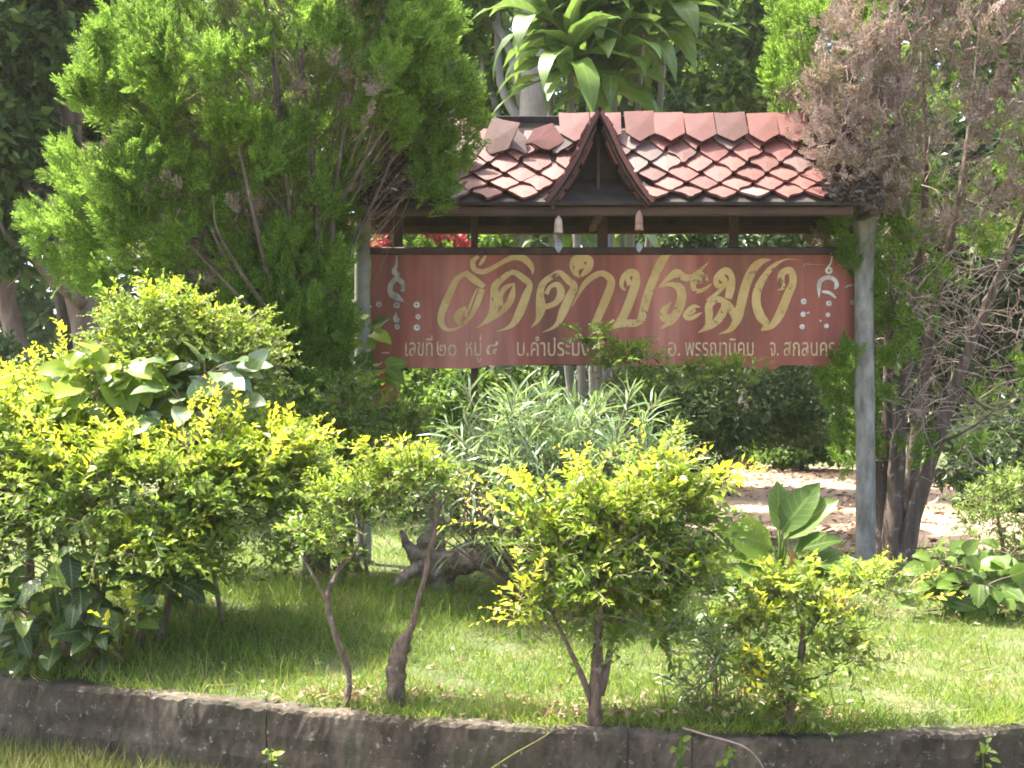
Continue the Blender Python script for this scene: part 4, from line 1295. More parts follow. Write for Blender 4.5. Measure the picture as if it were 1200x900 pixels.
def cl(px, py, Y, rx, rz, ry=None):
    """clump from photo position; radii in photo pixels"""
    k = Y / F
    return (W(px, py, Y), (rx * k, (ry or (rx + rz) / 2) * k, rz * k))
G_BACK = "trees standing behind the sign"
tree("shade_tree", "dark leaved tree with pinkish trunk at the photo's left edge", ground_pt(102, 14), W(92, 60, 14.2), .2,
     [cl(20, 30, 14, 110, 70), cl(100, 60, 14.5, 90, 60), cl(-60, 150, 13.6, 90, 90), cl(30, 180, 14.2, 70, 70), cl(-20, 260, 13.8, 60, 60), cl(160, -20, 14.5, 90, 60), cl(60, -60, 14, 130, 60)],
     15000, .17, MAT['tree_mid'], MAT['bark_pink'], group=G_BACK, seed=1)
tree("shade_tree", "slim leaning tree with reddish bark left of the pinkish trunk", ground_pt(62, 15), W(8, 240, 15.3), .13,
     [cl(-10, 220, 15.3, 60, 60), cl(-40, 160, 15.5, 70, 60), cl(40, 130, 15.6, 60, 50)], 4500, .17, MAT['tree_dark'], MAT['bark_pink'], group=G_BACK, seed=2)
tree("shade_tree", "straight dark trunk tree between the two reddish trunks", ground_pt(66, 16.5), W(70, 60, 16.5), .17,
     [cl(60, 90, 16.6, 90, 60), cl(140, 120, 16.8, 80, 60), cl(110, 220, 17, 70, 60), cl(200, 60, 17, 90, 60), cl(230, 190, 17, 70, 70)], 7000, .19, MAT['tree_mid'], MAT['bark_dark'], group=G_BACK, seed=3)
tree("pale_trunk_tree", "tree with thick pale grey trunk behind the strap leaved plant", ground_pt(604, 14.2), W(616, -80, 14.6), .21,
     [cl(560, -20, 14.8, 70, 50), cl(640, -60, 15, 90, 50), cl(540, 60, 15.2, 45, 50), cl(590, 130, 15.4, 50, 40), cl(500, -40, 15, 60, 60)], 7500, .15, MAT['tree_light'], MAT['bark_grey'], group=G_BACK, seed=4)
tree("shade_tree", "tree with dark forked trunk left of the pale grey trunk", ground_pt(528, 17), W(535, -60, 17), .16,
     [cl(500, 40, 17.3, 70, 60), cl(570, 90, 17.5, 60, 60), cl(450, 120, 17.4, 80, 70), cl(540, -40, 17.3, 90, 50), cl(400, 20, 17.6, 90, 80), cl(560, 190, 17.6, 60, 50)], 8500, .18, MAT['tree_mid'], MAT['bark_dark'], group=G_BACK, seed=5)
tree("shade_tree", "tree with mixed light and dark leaves above the roof's red ridge", ground_pt(868, 21), W(880, 10, 21.5), .2,
     [cl(800, 40, 20.5, 60, 45), cl(870, 20, 21, 70, 40), cl(850, 90, 20.6, 60, 40), cl(920, 70, 21.2, 60, 50), cl(790, 110, 21, 50, 40), cl(950, -20, 21.3, 80, 50), cl(880, 150, 21.4, 80, 40)], 12000, .2, MAT['tree_light'], MAT['bark_dark'], group=G_BACK, seed=6)
tree("shade_tree", "tall dark tree behind the crown of strap leaves", ground_pt(748, 17.5), W(742, -40, 17.6), .24,
     [cl(740, 40, 17.7, 60, 60), cl(760, 130, 17.8, 50, 50), cl(700, 180, 17.9, 60, 50), cl(780, -30, 18, 80, 50), cl(690, 30, 18, 60, 60)], 7000, .2, MAT['tree_dark'], MAT['bark_dark'], group=G_BACK, seed=7)
tree("shade_tree", "dense dark green tree behind the half dead thuja", ground_pt(1165, 19.5), W(1150, 180, 20), .22,
     [cl(1060, 330, 19.5, 70, 70), cl(1150, 300, 19.2, 90, 70), cl(1240, 320, 19, 80, 80), cl(1100, 420, 19.2, 80, 60), cl(1190, 430, 18.8, 90, 60), cl(1260, 470, 18.8, 60, 60), cl(1130, 490, 19, 90, 40), cl(1010, 420, 19.8, 60, 60), cl(1230, 200, 19.5, 90, 80), cl(1100, 200, 20, 90, 70)], 18000, .2, MAT['tree_dark'], MAT['bark_dark'], group=G_BACK, seed=8)
tree("shade_tree", "bright leaved treetop above the withered thuja", ground_pt(1290, 22), W(1240, -30, 22), .2,
     [cl(1190, 10, 22, 60, 45), cl(1250, 60, 22, 70, 60), cl(1150, -40, 22.4, 80, 50), cl(1050, -20, 22.6, 90, 60), cl(1180, 110, 22.6, 90, 60)], 7500, .22, MAT['tree_light'], MAT['bark_dark'], group=G_BACK, seed=9)
G_BUSH = "bushes behind the sign"
tree("bush", "dense dark green bush under the right half of the signboard", ground_pt(800, 11.6), W(790, 500, 11.6), .06,
     [cl(740, 510, 11.5, 70, 60), cl(800, 500, 11.3, 80, 70), cl(870, 480, 11.5, 80, 55), cl(770, 585, 11.4, 60, 40), cl(930, 470, 11.9, 60, 45), cl(815, 545, 11.6, 45, 40), cl(700, 580, 11.7, 60, 50)], 15000, .075, MAT['tree_dark'], MAT['bark_dark'], "bush", G_BUSH, 10, wid=.42)
tree("bush", "sunlit loose bush under the left half of the signboard", ground_pt(535, 12.6), W(520, 480, 12.6), .05,
     [cl(500, 480, 12.6, 55, 45), cl(560, 470, 12.8, 60, 45), cl(620, 480, 12.9, 60, 50), cl(470, 530, 12.4, 50, 40), cl(550, 540, 12.4, 80, 40)], 7500, .085, MAT['tree_light'], MAT['bark_dark'], "bush", G_BUSH, 11)
tree("bush", "low sunlit bush at the yard's far edge beside the thicker post", ground_pt(940, 20.5), W(940, 525, 20.5), .04,
     [cl(915, 525, 20.5, 45, 22), cl(965, 520, 20.6, 40, 24)], 2400, .13, MAT['tree_light'], MAT['bark_dark'], "bush", G_BUSH, 12)
tree("bush", "dim green bush closing the yard on the half dead thuja's far side", ground_pt(1190, 14.5), W(1190, 540, 14.5), .05,
     [cl(1130, 545, 15, 45, 35), cl(1190, 530, 14.5, 60, 50), cl(1240, 570, 14, 50, 45), cl(1170, 590, 14, 40, 22)], 6500, .1, MAT['tree_dark'], MAT['bark_dark'], "bush", G_BUSH, 17)
tree("bush", "green hedge bush seen through the gap above the signboard", ground_pt(840, 16), W(840, 330, 16), .06,
     [cl(760, 280, 16, 60, 40), cl(850, 275, 15.8, 70, 40), cl(940, 280, 16.2, 70, 45), cl(820, 360, 16, 120, 60), cl(960, 380, 16.4, 80, 60)], 9000, .13, MAT['tree_dark'], MAT['bark_dark'], "bush", G_BUSH, 13)
tree("bush", "loose bush at the photo's left edge under the dark tree", ground_pt(20, 12.6), W(20, 430, 12.6), .05,
     [cl(-20, 440, 12.6, 60, 50), cl(40, 470, 12.4, 50, 40), cl(250, 440, 12.8, 90, 60), cl(330, 480, 12.9, 80, 60)], 5500, .1, MAT['tree_dark'], MAT['bark_dark'], "bush", G_BUSH, 14)

def flower_bush():
    r = np.random.default_rng(15)
    e = tree("flower_bush", "bush with pink red blossoms behind the signboard's left corner", ground_pt(505, 13.6), W(505, 300, 13.6), .05,
             [cl(470, 285, 13.6, 45, 35), cl(530, 280, 13.7, 50, 35), cl(590, 290, 13.9, 40, 35), cl(430, 330, 13.6, 50, 45), cl(500, 360, 13.6, 90, 50)], 6500, .085, MAT['tree_light'], MAT['bark_dark'], "bush", "bushes behind the sign", 16)
    spots = [(445, 287, 22, 6), (452, 268, 12, 8), (510, 272, 10, 12), (523, 270, 9, 14), (540, 284, 9, 14), (498, 268, 8, 8), (400, 262, 10, 10)]
    for k, (a, b, rx, rz) in enumerate(spots):
        n = 90
        c = W(a, b, 13.25); g = rand_dirs(n, r) * r.uniform(.2, 1, n)[:, None] ** .5
        pos = c + g * np.array([rx, 10, rz]) * 13.3 / F
        v, f, _ = cloud(pos, rand_dirs(n, r), rand_dirs(n, r) + [0, -.6, .5], .06, .05, T_LEAF)
        obj("blossom", np_mesh("blossom", v, f), MAT['blossom'], e, kind="stuff")
flower_bush()

# strap leaved plant (tall canes) behind the roof
def strap_plant():
    r = np.random.default_rng(70)
    Y0 = 12.4
    e = empty("strap_leaf_plant", ground_pt(700, Y0))
    tag(e, "tall plant with long arching strap leaves rising behind the gable", "plant")
    heads = [(640, 30, 12.3, 24), (668, 75, 12.0, 26), (700, 30, 12.4, 26), (752, 40, 12.6, 26), (720, 95, 12.3, 22), (690, -30, 12.6, 24), (780, 20, 12.9, 16), (650, 265, 12.6, 14), (730, 262, 12.8, 12)]
    st = []
    for k, (a, b, y, m) in enumerate(heads):
        st.append(S_([(700 + (a - 700) * .3 + r.normal() * 6, 590, y + .1, .045), (700 + (a - 700) * .7, 330 if b < 200 else 430, y + .05, .04), (a, b + 10, y, .03), (a, b - 30, y, .015)]))
        for j in range(m):
            az = j * 2.399 + r.normal() * .2
            el = 1.15 - 1.35 * (j / m) + r.normal() * .12
            d = np.array([np.cos(az) * np.cos(el), np.sin(az) * np.cos(el), np.sin(el)])
            p = W(a, b - 30 + 46 * (j / m), y) + d * .02
            u = np.array([0, 0, 1.0]) - d * d[2]
            if np.linalg.norm(u) < .1: u = np.array([-d[0], -d[1], .1])
            place_leaf('strap', p, d, u + r.normal(size=3) * .15, r.uniform(.6, .98), e, r, r.uniform(.9, 1.25))
    limbs("cane", st, MAT['bark_grey'], e, 8, .08, 5)
strap_plant()

# ------------------------------------------------------------------ narrow leaved bush in the middle
def narrow_plant(name, label, base, heads, per, leaf, single, seed, stem_r=.012, group=None, wide=1.0):
    r = np.random.default_rng(seed)
    e = empty(name, base); tag(e, label, "bush", group)
    st = []; rec = []
    base = np.asarray(base, float)
    for hx in heads:
        c = np.asarray(hx, float)
        b = base + r.normal(size=3) * [.12, .08, 0] - [0, 0, .03]
        mid = b * .45 + c * .55 + r.normal(size=3) * .05; mid[2] += .03
        st.append((np.array([b, mid, c]), np.array([stem_r, stem_r * .7, stem_r * .35])))
        ax = norm(c - mid + [0, 0, .15])
        for j in range(per):
            t = j / per
            az = j * 2.399 + r.normal() * .25
            el = 1.25 - 1.25 * t + r.normal() * .15
            q1 = norm(np.cross(ax, [.3, .9, .1])); q2 = np.cross(ax, q1)
            d = ax * np.sin(el) + (q1 * np.cos(az) + q2 * np.sin(az)) * np.cos(el)
            p = c - ax * (leaf * 1.1 * t)
            rec.append((p, d, r.uniform(.7, 1.15) * leaf * (1 if t > .15 else .7)))
    order = np.argsort([q[0][1] for q in rec])
    for k in order[:single]:
        p, d, L = rec[k]
        place_leaf('narrow', p, d, np.array([0, 0, 1.0]) + .5 * r.normal(size=3), L, e, r, wide)
    rest = order[single:]
    if len(rest):
        P = np.array([rec[k][0] for k in rest]); D = np.array([rec[k][1] for k in rest]); L = np.array([rec[k][2] for k in rest])
        T = (np.array([[0, 0, 0], [.3, -.5, .02], [.3, .5, .02], [.68, -.42, -.08], [.68, .42, -.08], [1, 0, -.3]]), [np.array([[0, 1, 2], [3, 5, 4]]), np.array([[1, 3, 4, 2]])])
        v, f, _ = cloud(P, D, np.array([0, 0, 1.0]) + .5 * r.normal(size=P.shape), L, L * .085 * wide, T, r.uniform(.4, 1.6, len(L)))
        obj("crown", np_mesh("crown", v, f), MAT['narrow'], e, kind="stuff")
    limbs("stem", st, MAT['twig'], e, 6, .05, 3)
    return e
r_ = np.random.default_rng(80)
heads = []
for _ in range(190):
    px = r_.normal(655, 72); py = r_.normal(535, 48); y = r_.normal(7.55, .28)
    if py < 440 + abs(px - 650) * .25: py = 450 + abs(px - 650) * .35 + r_.uniform(0, 25)
    heads.append(W(np.clip(px, 505, 805), np.clip(py, 445, 660), y))
for a, b in ((525, 500), (545, 455), (505, 530), (740, 455), (770, 470), (700, 470), (590, 470), (560, 610), (600, 640), (580, 560)):
    heads.append(W(a, b, 7.5))
narrow_plant("narrow_leaf_bush", "large bush of long narrow shiny leaves under the middle of the signboard", ground_pt(650, 7.75), heads, 20, .2, 290, 81, wide=.85)
heads = [W(830 + r_.normal() * 28, 745 + r_.normal() * 32, 5.55 + r_.normal() * .08) for _ in range(22)]
narrow_plant("narrow_leaf_bush", "small pale narrow leaved sprout between the two front golden shrubs", ground_pt(838, 5.55), heads, 14, .12, 250, 82, .0035, wide=1.2)

# ------------------------------------------------------------------ golden shrubs
G_GOLD = "golden leaved shrubs on the lawn"
def up_(a, b, y, dx=0, s=1.0): return (W(a, b, y), (dx, -.1, 1.0), s)
shrub("golden_shrub", "widest golden shrub spilling over the lawn above dark broad leaves", ground_pt(150, 6.7),
      [S_([(165, 770, 6.5, .03), (160, 700, 6.5, .024), (150, 640, 6.55, .018), (130, 570, 6.6, .01)]), S_([(120, 770, 6.7, .028), (90, 700, 6.7, .02), (60, 600, 6.7, .01)]), S_([(180, 765, 6.6, .024), (210, 680, 6.65, .018), (260, 590, 6.7, .008)])],
      [(W(140, 590, 6.6), (.72, .48, .36)), (W(-40, 610, 6.7), (.5, .45, .4)), (W(285, 585, 6.75), (.4, .4, .34)), (W(350, 560, 6.9), (.16, .2, .22)), (W(40, 530, 6.8), (.4, .35, .22)), (W(190, 660, 6.4), (.35, .25, .18))],
      2100, .048, .5, 14, (.14, .38), gold=.95, gold_top=.38, seed=101, group=G_GOLD,
      extra=[up_(270, 505, 6.6), up_(262, 515, 6.6, -.3), up_(335, 530, 6.7, .5), up_(345, 535, 6.7, .9), up_(325, 530, 6.7, 0), up_(150, 530, 6.5), up_(20, 520, 6.5, .2), up_(60, 535, 6.4, -.4), up_(225, 520, 6.5, .3), up_(235, 545, 6.4, -.3),
             up_(110, 545, 6.3, .4), up_(180, 560, 6.3), up_(300, 560, 6.5, .4), up_(5, 500, 6.6, -.2), up_(90, 560, 6.2, 0), up_(160, 720, 6.2, -.1), up_(150, 745, 6.15, .3), up_(140, 765, 6.1, -.5), up_(165, 700, 6.2, .2)])
shrub("golden_shrub", "sunlit golden shrub in front of the large thuja's low branches", ground_pt(205, 7.3),
      [S_([(200, 720, 7.3, .03), (195, 560, 7.3, .022), (190, 420, 7.3, .01)]), S_([(215, 720, 7.3, .025), (240, 540, 7.35, .016), (250, 420, 7.4, .008)])],
      [(W(190, 400, 7.3), (.37, .3, .27)), (W(255, 440, 7.4), (.4, .35, .35)), (W(170, 470, 7.2), (.4, .35, .3))], 1000, .042, .52, 13, (.16, .34), gold=.55, gold_top=.35, seed=102, group=G_GOLD,
      extra=[up_(195, 375, 7.1, .4), up_(180, 370, 7.1, -.4), up_(210, 385, 7.1, .9)])
shrub("golden_shrub", "golden shrub with upright yellow shoots at the photo's left edge", ground_pt(30, 7.2),
      [S_([(35, 740, 7.2, .025), (35, 600, 7.2, .016), (30, 480, 7.2, .008)])],
      [(W(20, 500, 7.2), (.36, .3, .22)), (W(95, 480, 7.3), (.26, .25, .22)), (W(-50, 520, 7.3), (.3, .3, .3))], 520, .045, .5, 12, (.2, .42), gold=1.0, gold_top=.1, seed=103, group=G_GOLD,
      extra=[up_(15, 480, 7.5, -.1, 1), up_(25, 470, 7.5, .1), up_(75, 440, 7.1, .1), up_(100, 430, 7.1, .5), up_(5, 490, 7.4, -.3), up_(85, 450, 7.5, -.1)])
shrub("golden_shrub", "spindly golden shrub on a thin crooked stem near the wall", ground_pt(404, 5.55),
      [S_([(405, 836, 5.55, .014), (409, 790, 5.55, .013), (394, 748, 5.58, .013), (384, 702, 5.6, .012), (398, 668, 5.65, .010), (420, 640, 5.7, .006), (428, 600, 5.75, .003)]),
       S_([(384, 705, 5.6, .008), (366, 672, 5.6, .006), (352, 650, 5.65, .003)]), S_([(398, 668, 5.65, .007), (392, 620, 5.8, .004), (385, 580, 5.85, .002)])],
      [(W(395, 610, 5.75), (.15, .14, .14)), (W(432, 590, 5.8), (.14, .14, .13)), (W(375, 640, 5.7), (.09, .1, .09))], 170, .035, .5, 12, (.1, .26), gold=.55, gold_top=.35, seed=104, group=G_GOLD,
      extra=[up_(425, 555, 5.75, -.1), up_(432, 560, 5.75, .5), up_(445, 560, 5.75, .2)])
shrub("golden_shrub", "golden shrub on a thick cut stump with one slender stem", ground_pt(464, 5.58),
      [S_([(464, 834, 5.58, .038), (463, 800, 5.58, .042), (466, 775, 5.58, .040), (474, 752, 5.58, .032), (482, 735, 5.59, .016), (494, 690, 5.6, .013), (505, 645, 5.62, .012), (513, 600, 5.65, .009), (502, 570, 5.68, .005)]),
       S_([(510, 625, 5.64, .007), (500, 595, 5.66, .005), (480, 560, 5.7, .003)]), S_([(512, 605, 5.65, .006), (525, 580, 5.66, .003), (538, 570, 5.66, .002)])],
      [(W(480, 570, 5.7), (.17, .13, .1)), (W(505, 565, 5.7), (.08, .1, .08))], 110, .035, .5, 11, (.1, .24), gold=.6, gold_top=.3, seed=105, group=G_GOLD,
      extra=[up_(440, 545, 5.7, -.4), up_(455, 545, 5.7, .4), up_(462, 550, 5.7, .7), up_(515, 585, 5.65, .9)])
shrub("golden_shrub", "rounded golden shrub with forked trunk at the centre of the wall", ground_pt(697, 5.27),
      [S_([(698, 862, 5.27, .032), (698, 815, 5.27, .028), (700, 760, 5.28, .02), (704, 700, 5.3, .017), (725, 655, 5.35, .012), (760, 610, 5.4, .005)]),
       S_([(694, 825, 5.27, .015), (680, 788, 5.27, .012), (665, 755, 5.28, .009), (645, 715, 5.3, .004)]),
       S_([(704, 815, 5.27, .017), (714, 770, 5.3, .013), (722, 735, 5.35, .010), (745, 690, 5.4, .005)]),
       S_([(704, 700, 5.3, .012), (690, 650, 5.4, .008), (670, 610, 5.45, .003)])],
      [(W(725, 640, 5.42), (.22, .22, .17)), (W(655, 650, 5.4), (.13, .16, .10)), (W(790, 610, 5.5), (.15, .18, .12)), (W(800, 690, 5.4), (.12, .14, .12)), (W(745, 730, 5.4), (.17, .15, .09)), (W(655, 725, 5.25), (.10, .09, .06)), (W(700, 600, 5.5), (.14, .15, .08)), (W(625, 610, 5.4), (.07, .09, .05)), (W(770, 560, 5.5), (.09, .1, .05)), (W(690, 690, 5.3), (.16, .15, .1))],
      820, .042, .5, 13, (.12, .36), gold=.95, gold_top=.42, seed=106, group=G_GOLD,
      extra=[up_(780, 575, 5.4, .6), up_(800, 585, 5.4, 1.0), up_(815, 580, 5.42, .9), up_(770, 570, 5.4, 0), up_(690, 590, 5.3, .1), up_(700, 595, 5.3, -.4), up_(620, 615, 5.3, -.9), up_(640, 605, 5.3, -.4), up_(630, 730, 5.15, -.5), up_(640, 745, 5.15, -.7), up_(620, 715, 5.15, -.2), up_(735, 590, 5.3, .3)])
shrub("golden_shrub", "smallest golden shrub with pale speckled leaves in front of the broad leaves", ground_pt(925, 5.23),
      [S_([(922, 868, 5.22, .02), (928, 820, 5.22, .016), (938, 775, 5.24, .014), (940, 740, 5.26, .011), (932, 700, 5.3, .007), (925, 675, 5.32, .003)]),
       S_([(938, 760, 5.25, .007), (960, 725, 5.28, .005), (985, 700, 5.32, .003), (1030, 690, 5.35, .002)]), S_([(930, 800, 5.22, .006), (970, 790, 5.2, .004), (1005, 770, 5.2, .002)]), S_([(926, 830, 5.22, .006), (900, 800, 5.18, .004), (875, 790, 5.15, .002)])],
      [(W(920, 700, 5.32), (.14, .12, .09)), (W(1015, 690, 5.36), (.16, .12, .06)), (W(965, 735, 5.28), (.1, .1, .09)), (W(900, 800, 5.2), (.13, .1, .08)), (W(930, 835, 5.2), (.1, .09, .06)), (W(985, 775, 5.22), (.12, .1, .06)), (W(885, 745, 5.28), (.1, .1, .1))],
      420, .038, .52, 10, (.08, .24), mat='duranta_light', gold=.85, gold_top=.3, seed=107, group=G_GOLD,
      extra=[up_(960, 730, 5.25, .3), up_(955, 745, 5.2, .6), up_(1060, 705, 5.3, 1.5), up_(905, 800, 5.1, -.7), up_(920, 820, 5.1, -.9), up_(890, 735, 5.2, -.4)])
shrub("light_shrub", "wispy light green shrub leaning in at the photo's right edge", ground_pt(1185, 8.1),
      [S_([(1185, 740, 8.1, .02), (1180, 680, 8.1, .016), (1172, 620, 8.1, .01), (1165, 590, 8.1, .004)]), S_([(1195, 740, 8.1, .016), (1215, 650, 8.1, .01), (1225, 590, 8.1, .004)]), S_([(1235, 745, 7.8, .012), (1190, 715, 7.7, .010), (1140, 690, 7.6, .007), (1110, 675, 7.6, .003)])],
      [(W(1180, 600, 8.1), (.24, .25, .22)), (W(1235, 640, 8.1), (.25, .25, .3)), (W(1150, 620, 8.2), (.14, .15, .14))], 420, .035, .45, 12, (.14, .3), mat='duranta_light', gold=.15, gold_top=.6, seed=108)
shrub("green_shrub", "low leafy green shrub at the foot of the large thuja", ground_pt(400, 8.3),
      [S_([(400, 712, 8.3, .02), (405, 620, 8.3, .014), (415, 520, 8.3, .007)])],
      [(W(410, 500, 8.5), (.2, .2, .3)), (W(440, 560, 8.4), (.3, .25, .25)), (W(350, 600, 8.4), (.3, .25, .3)), (W(320, 500, 8.6), (.2, .2, .25)), (W(365, 660, 8.3), (.32, .2, .16)), (W(470, 520, 8.7), (.18, .2, .3)), (W(480, 590, 8.6), (.14, .2, .25))], 1000, .045, .5, 11, (.14, .3), mat='duranta', gold=.12, gold_top=.4, seed=109)

shrub("slender_sprig", "slender leafy sprig reaching up across the signboard's lower edge", ground_pt(735, 9.2),
      [S_([(728, 680, 9.2, .012), (732, 560, 9.2, .010), (738, 450, 9.2, .007), (735, 395, 9.2, .003)]), S_([(736, 470, 9.2, .006), (715, 430, 9.15, .004), (690, 390, 9.1, .002)]), S_([(738, 450, 9.2, .005), (765, 430, 9.15, .003), (778, 405, 9.1, .002)])],
      [(W(735, 425, 9.2), (.2, .15, .1)), (W(690, 395, 9.1), (.12, .08, .04)), (W(760, 455, 9.2), (.25, .15, .1)), (W(850, 440, 9.3), (.3, .15, .06))], 230, .05, .45, 11, (.12, .26), mat='duranta', gold=.35, gold_top=.45, seed=110)

# ------------------------------------------------------------------ broad leaved plants, leaf by leaf
def broad_bush(name, label, base, blobs, n, kind, size, seed, up=.6, stem='twig', light=None, group=None, width=1.0, face=(0, -.35, 0)):
    r = np.random.default_rng(seed)
    e = empty(name, base); tag(e, label, "plant", group)
    st = []; base = np.asarray(base, float)
    tot = sum(b[2] for b in blobs)
    for c, rad, wgt in blobs:
        c = np.asarray(c, float); rad = np.asarray(rad, float)
        st.append((bend(base + r.normal(size=3) * [.08, .05, 0] - [0, 0, .03], c, .05, r, .06), np.array([.016, .012, .008, .004])))
        for _ in range(int(n * wgt / tot)):
            u = norm(rand_dirs(1, r)[0] + np.array([0, -.45, .25]))
            p = c + u * rad * r.uniform(.35, 1.0)
            d = norm(u * [1, 1, .3] + r.normal(size=3) * .35 + [0, 0, -.1])
            nn = np.array([0, 0, up]) + u * .5 + np.array(face) + r.normal(size=3) * .25
            kd = light if (light and r.random() < .25) else kind
            place_leaf(kd, p, d, nn, size * r.uniform(.65, 1.25), e, r, width)
            if r.random() < .35:
                st.append((np.array([c + (p - c) * .1, (c + p) / 2 + [0, 0, .01], p]), np.array([.005, .004, .0025])))
    limbs("stem", st, MAT[stem], e, 6, .05, 3)
    return e
broad_bush("broad_leaf_plant", "dark glossy broad leaved plant at the wall under the widest golden shrub", ground_pt(95, 6.25),
           [(W(70, 680, 6.2), (.3, .22, .16), 5), (W(15, 715, 6.15), (.2, .18, .16), 4), (W(110, 730, 6.2), (.25, .16, .16), 4), (W(190, 680, 6.3), (.2, .15, .16), 3), (W(60, 760, 6.2), (.3, .12, .08), 3), (W(-40, 690, 6.2), (.2, .2, .2), 3)],
           135, 'oval_dark', .165, 120, light='oval_mid')
broad_bush("broad_leaf_plant", "bright lime broad leaved plant among the yellow shoots", ground_pt(125, 7.0),
           [(W(125, 440, 6.95), (.3, .2, .18), 5), (W(80, 480, 6.85), (.25, .2, .14), 3), (W(170, 455, 6.95), (.2, .18, .16), 3), (W(40, 490, 6.85), (.2, .18, .1), 2)], 75, 'oval_light', .19, 121, width=1.2, face=(0, -.7, 0))
broad_bush("broad_leaf_plant", "glossy broad leaved plant with sun glare in its leaf colour beside the lime leaves", ground_pt(240, 7.0),
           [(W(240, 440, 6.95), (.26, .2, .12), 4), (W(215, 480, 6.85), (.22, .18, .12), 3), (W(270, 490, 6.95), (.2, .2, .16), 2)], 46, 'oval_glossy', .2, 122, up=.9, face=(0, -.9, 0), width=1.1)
broad_bush("heart_leaf_plant", "low heart leaved plant on the lawn at the right of the half dead thuja", ground_pt(1120, 7.75),
           [(W(1110, 665, 7.7), (.26, .2, .14), 4), (W(1150, 690, 7.6), (.26, .2, .14), 5), (W(1185, 650, 7.8), (.22, .2, .18), 3), (W(1090, 700, 7.6), (.16, .12, .1), 2), (W(1210, 700, 7.7), (.2, .2, .16), 2)], 95, 'heart', .15, 123, width=1.05, face=(0, -.5, 0))
broad_bush("heart_leaf_plant", "climbing vine with broad leaves on the thinner post", ground_pt(436, 9.3),
           [(W(430, 400, 9.6), (.09, .06, .2), 3), (W(440, 440, 9.5), (.12, .08, .14), 4), (W(420, 500, 9.4), (.1, .08, .16), 2)], 26, 'heart', .17, 124, width=.95, face=(0, -.8, 0), light='heart_light')
broad_bush("broad_leaf_plant", "tuft of pale young leaves behind the smallest golden shrub", ground_pt(870, 6.1),
           [(W(868, 690, 6.1), (.1, .08, .08), 3), (W(850, 720, 6.0), (.09, .08, .08), 2), (W(900, 680, 6.1), (.08, .08, .06), 2)], 26, 'heart_light', .085, 125)
def canna():
    r = np.random.default_rng(126)
    Y0 = 7.9
    e = empty("paddle_leaf_plant", ground_pt(918, Y0))
    tag(e, "plant with big paddle leaves standing before the sandy yard", "plant")
    # (base px, py) -> (tip px, py), depth change, width, tilt of the face, kind
    L = [(905, 640, 852, 628, -.1, 1.3, (.1, -1, .5), 'oval_light'), (912, 622, 915, 568, .05, 1.0, (.3, -1, .2), 'oval_mid'), (915, 625, 958, 572, -.05, .95, (-.4, -1, .5), 'oval_mid'), (918, 632, 976, 590, -.1, 1.0, (-.2, -.7, .9), 'oval_mid'),
         (935, 655, 990, 668, -.35, 1.3, (0, -.45, 1), 'oval_mid'), (930, 668, 1018, 676, -.3, 1.1, (0, -.5, 1), 'oval_dark'), (915, 662, 870, 690, -.3, 1.1, (0, -.6, .8), 'oval_mid'), (930, 650, 960, 628, -.2, .8, (0, -.7, .8), 'oval_mid'), (928, 648, 985, 634, .1, .7, (0, -.6, .9), 'oval_mid'),
         (912, 690, 850, 700, -.25, 1.1, (0, -.6, 1), 'oval_dark'), (920, 690, 900, 725, -.4, 1.0, (0, -.8, .6), 'oval_dark'), (925, 690, 960, 712, -.4, 1.0, (0, -.7, .7), 'oval_mid'), (905, 660, 862, 655, -.15, .9, (0, -.7, .8), 'oval_mid'),
         (922, 642, 938, 682, -.2, .5, (.5, -1, .1), 'dry')]
    st = []
    root = ground_pt(918, Y0)
    for (a, b, c, d_, dy, w, fn, kd) in L:
        p = W(a, b, Y0); q = W(c, d_, Y0 + dy)
        st.append((np.array([root + r.normal(size=3) * [.03, .03, 0], (root + p) / 2 + r.normal(size=3) * .02, p]), np.array([.012, .01, .006])))
        v = q - p
        place_leaf(kd, p, v + np.array([0, 0, .12]) * np.linalg.norm(v), np.array(fn, float), np.linalg.norm(v) * 1.12, e, r, w, j=0 if kd != 'dry' else 1)
    limbs("stem", st, MAT['broad_mid'], e, 6, .05, 3)
canna()

# ------------------------------------------------------------------ weathered stump, red board
def stump():
    Y0 = 8.4
    e = empty("driftwood_stump", ground_pt(525, Y0))
    tag(e, "grey weathered root stump lying on the lawn under the narrow leaved bush", "stump")
    sp = [S_([(515, 720, 8.4, .10), (512, 680, 8.4, .11), (505, 645, 8.4, .10), (512, 610, 8.42, .06), (520, 588, 8.45, .025)]),
          S_([(505, 672, 8.35, .08), (488, 652, 8.3, .05), (474, 634, 8.28, .03), (470, 622, 8.27, .012)]), S_([(500, 665, 8.3, .06), (478, 672, 8.2, .04), (462, 690, 8.1, .015)]),
          S_([(510, 670, 8.4, .09), (540, 660, 8.35, .085), (565, 655, 8.3, .075), (580, 660, 8.28, .045), (585, 664, 8.27, .01)]),
          S_([(530, 655, 8.4, .05), (545, 640, 8.4, .035), (560, 636, 8.4, .015)])]
    o = limbs("wood", sp, MAT['driftwood'], e, 12, .2, 6)
    md = o.modifiers.new("weld", 'REMESH'); md.mode = 'VOXEL'; md.voxel_size = .012; md.use_smooth_shade = True
    tx = bpy.data.textures.new("wood_grain", 'CLOUDS'); tx.noise_scale = .07; tx.noise_depth = 4
    d = o.modifiers.new("rough", 'DISPLACE'); d.texture = tx; d.strength = .06; d.mid_level = .5
stump()
lp = [(466, 425), (466, 470), (462, 482), (452, 488), (442, 488), (437, 478), (438, 460), (444, 445), (446, 425)]
n_ = len(lp)
av = np.array([[bpx(p[0], 10.1), y, bpz(p[1], 10.1)] for y in (10.1, 10.108) for p in lp])
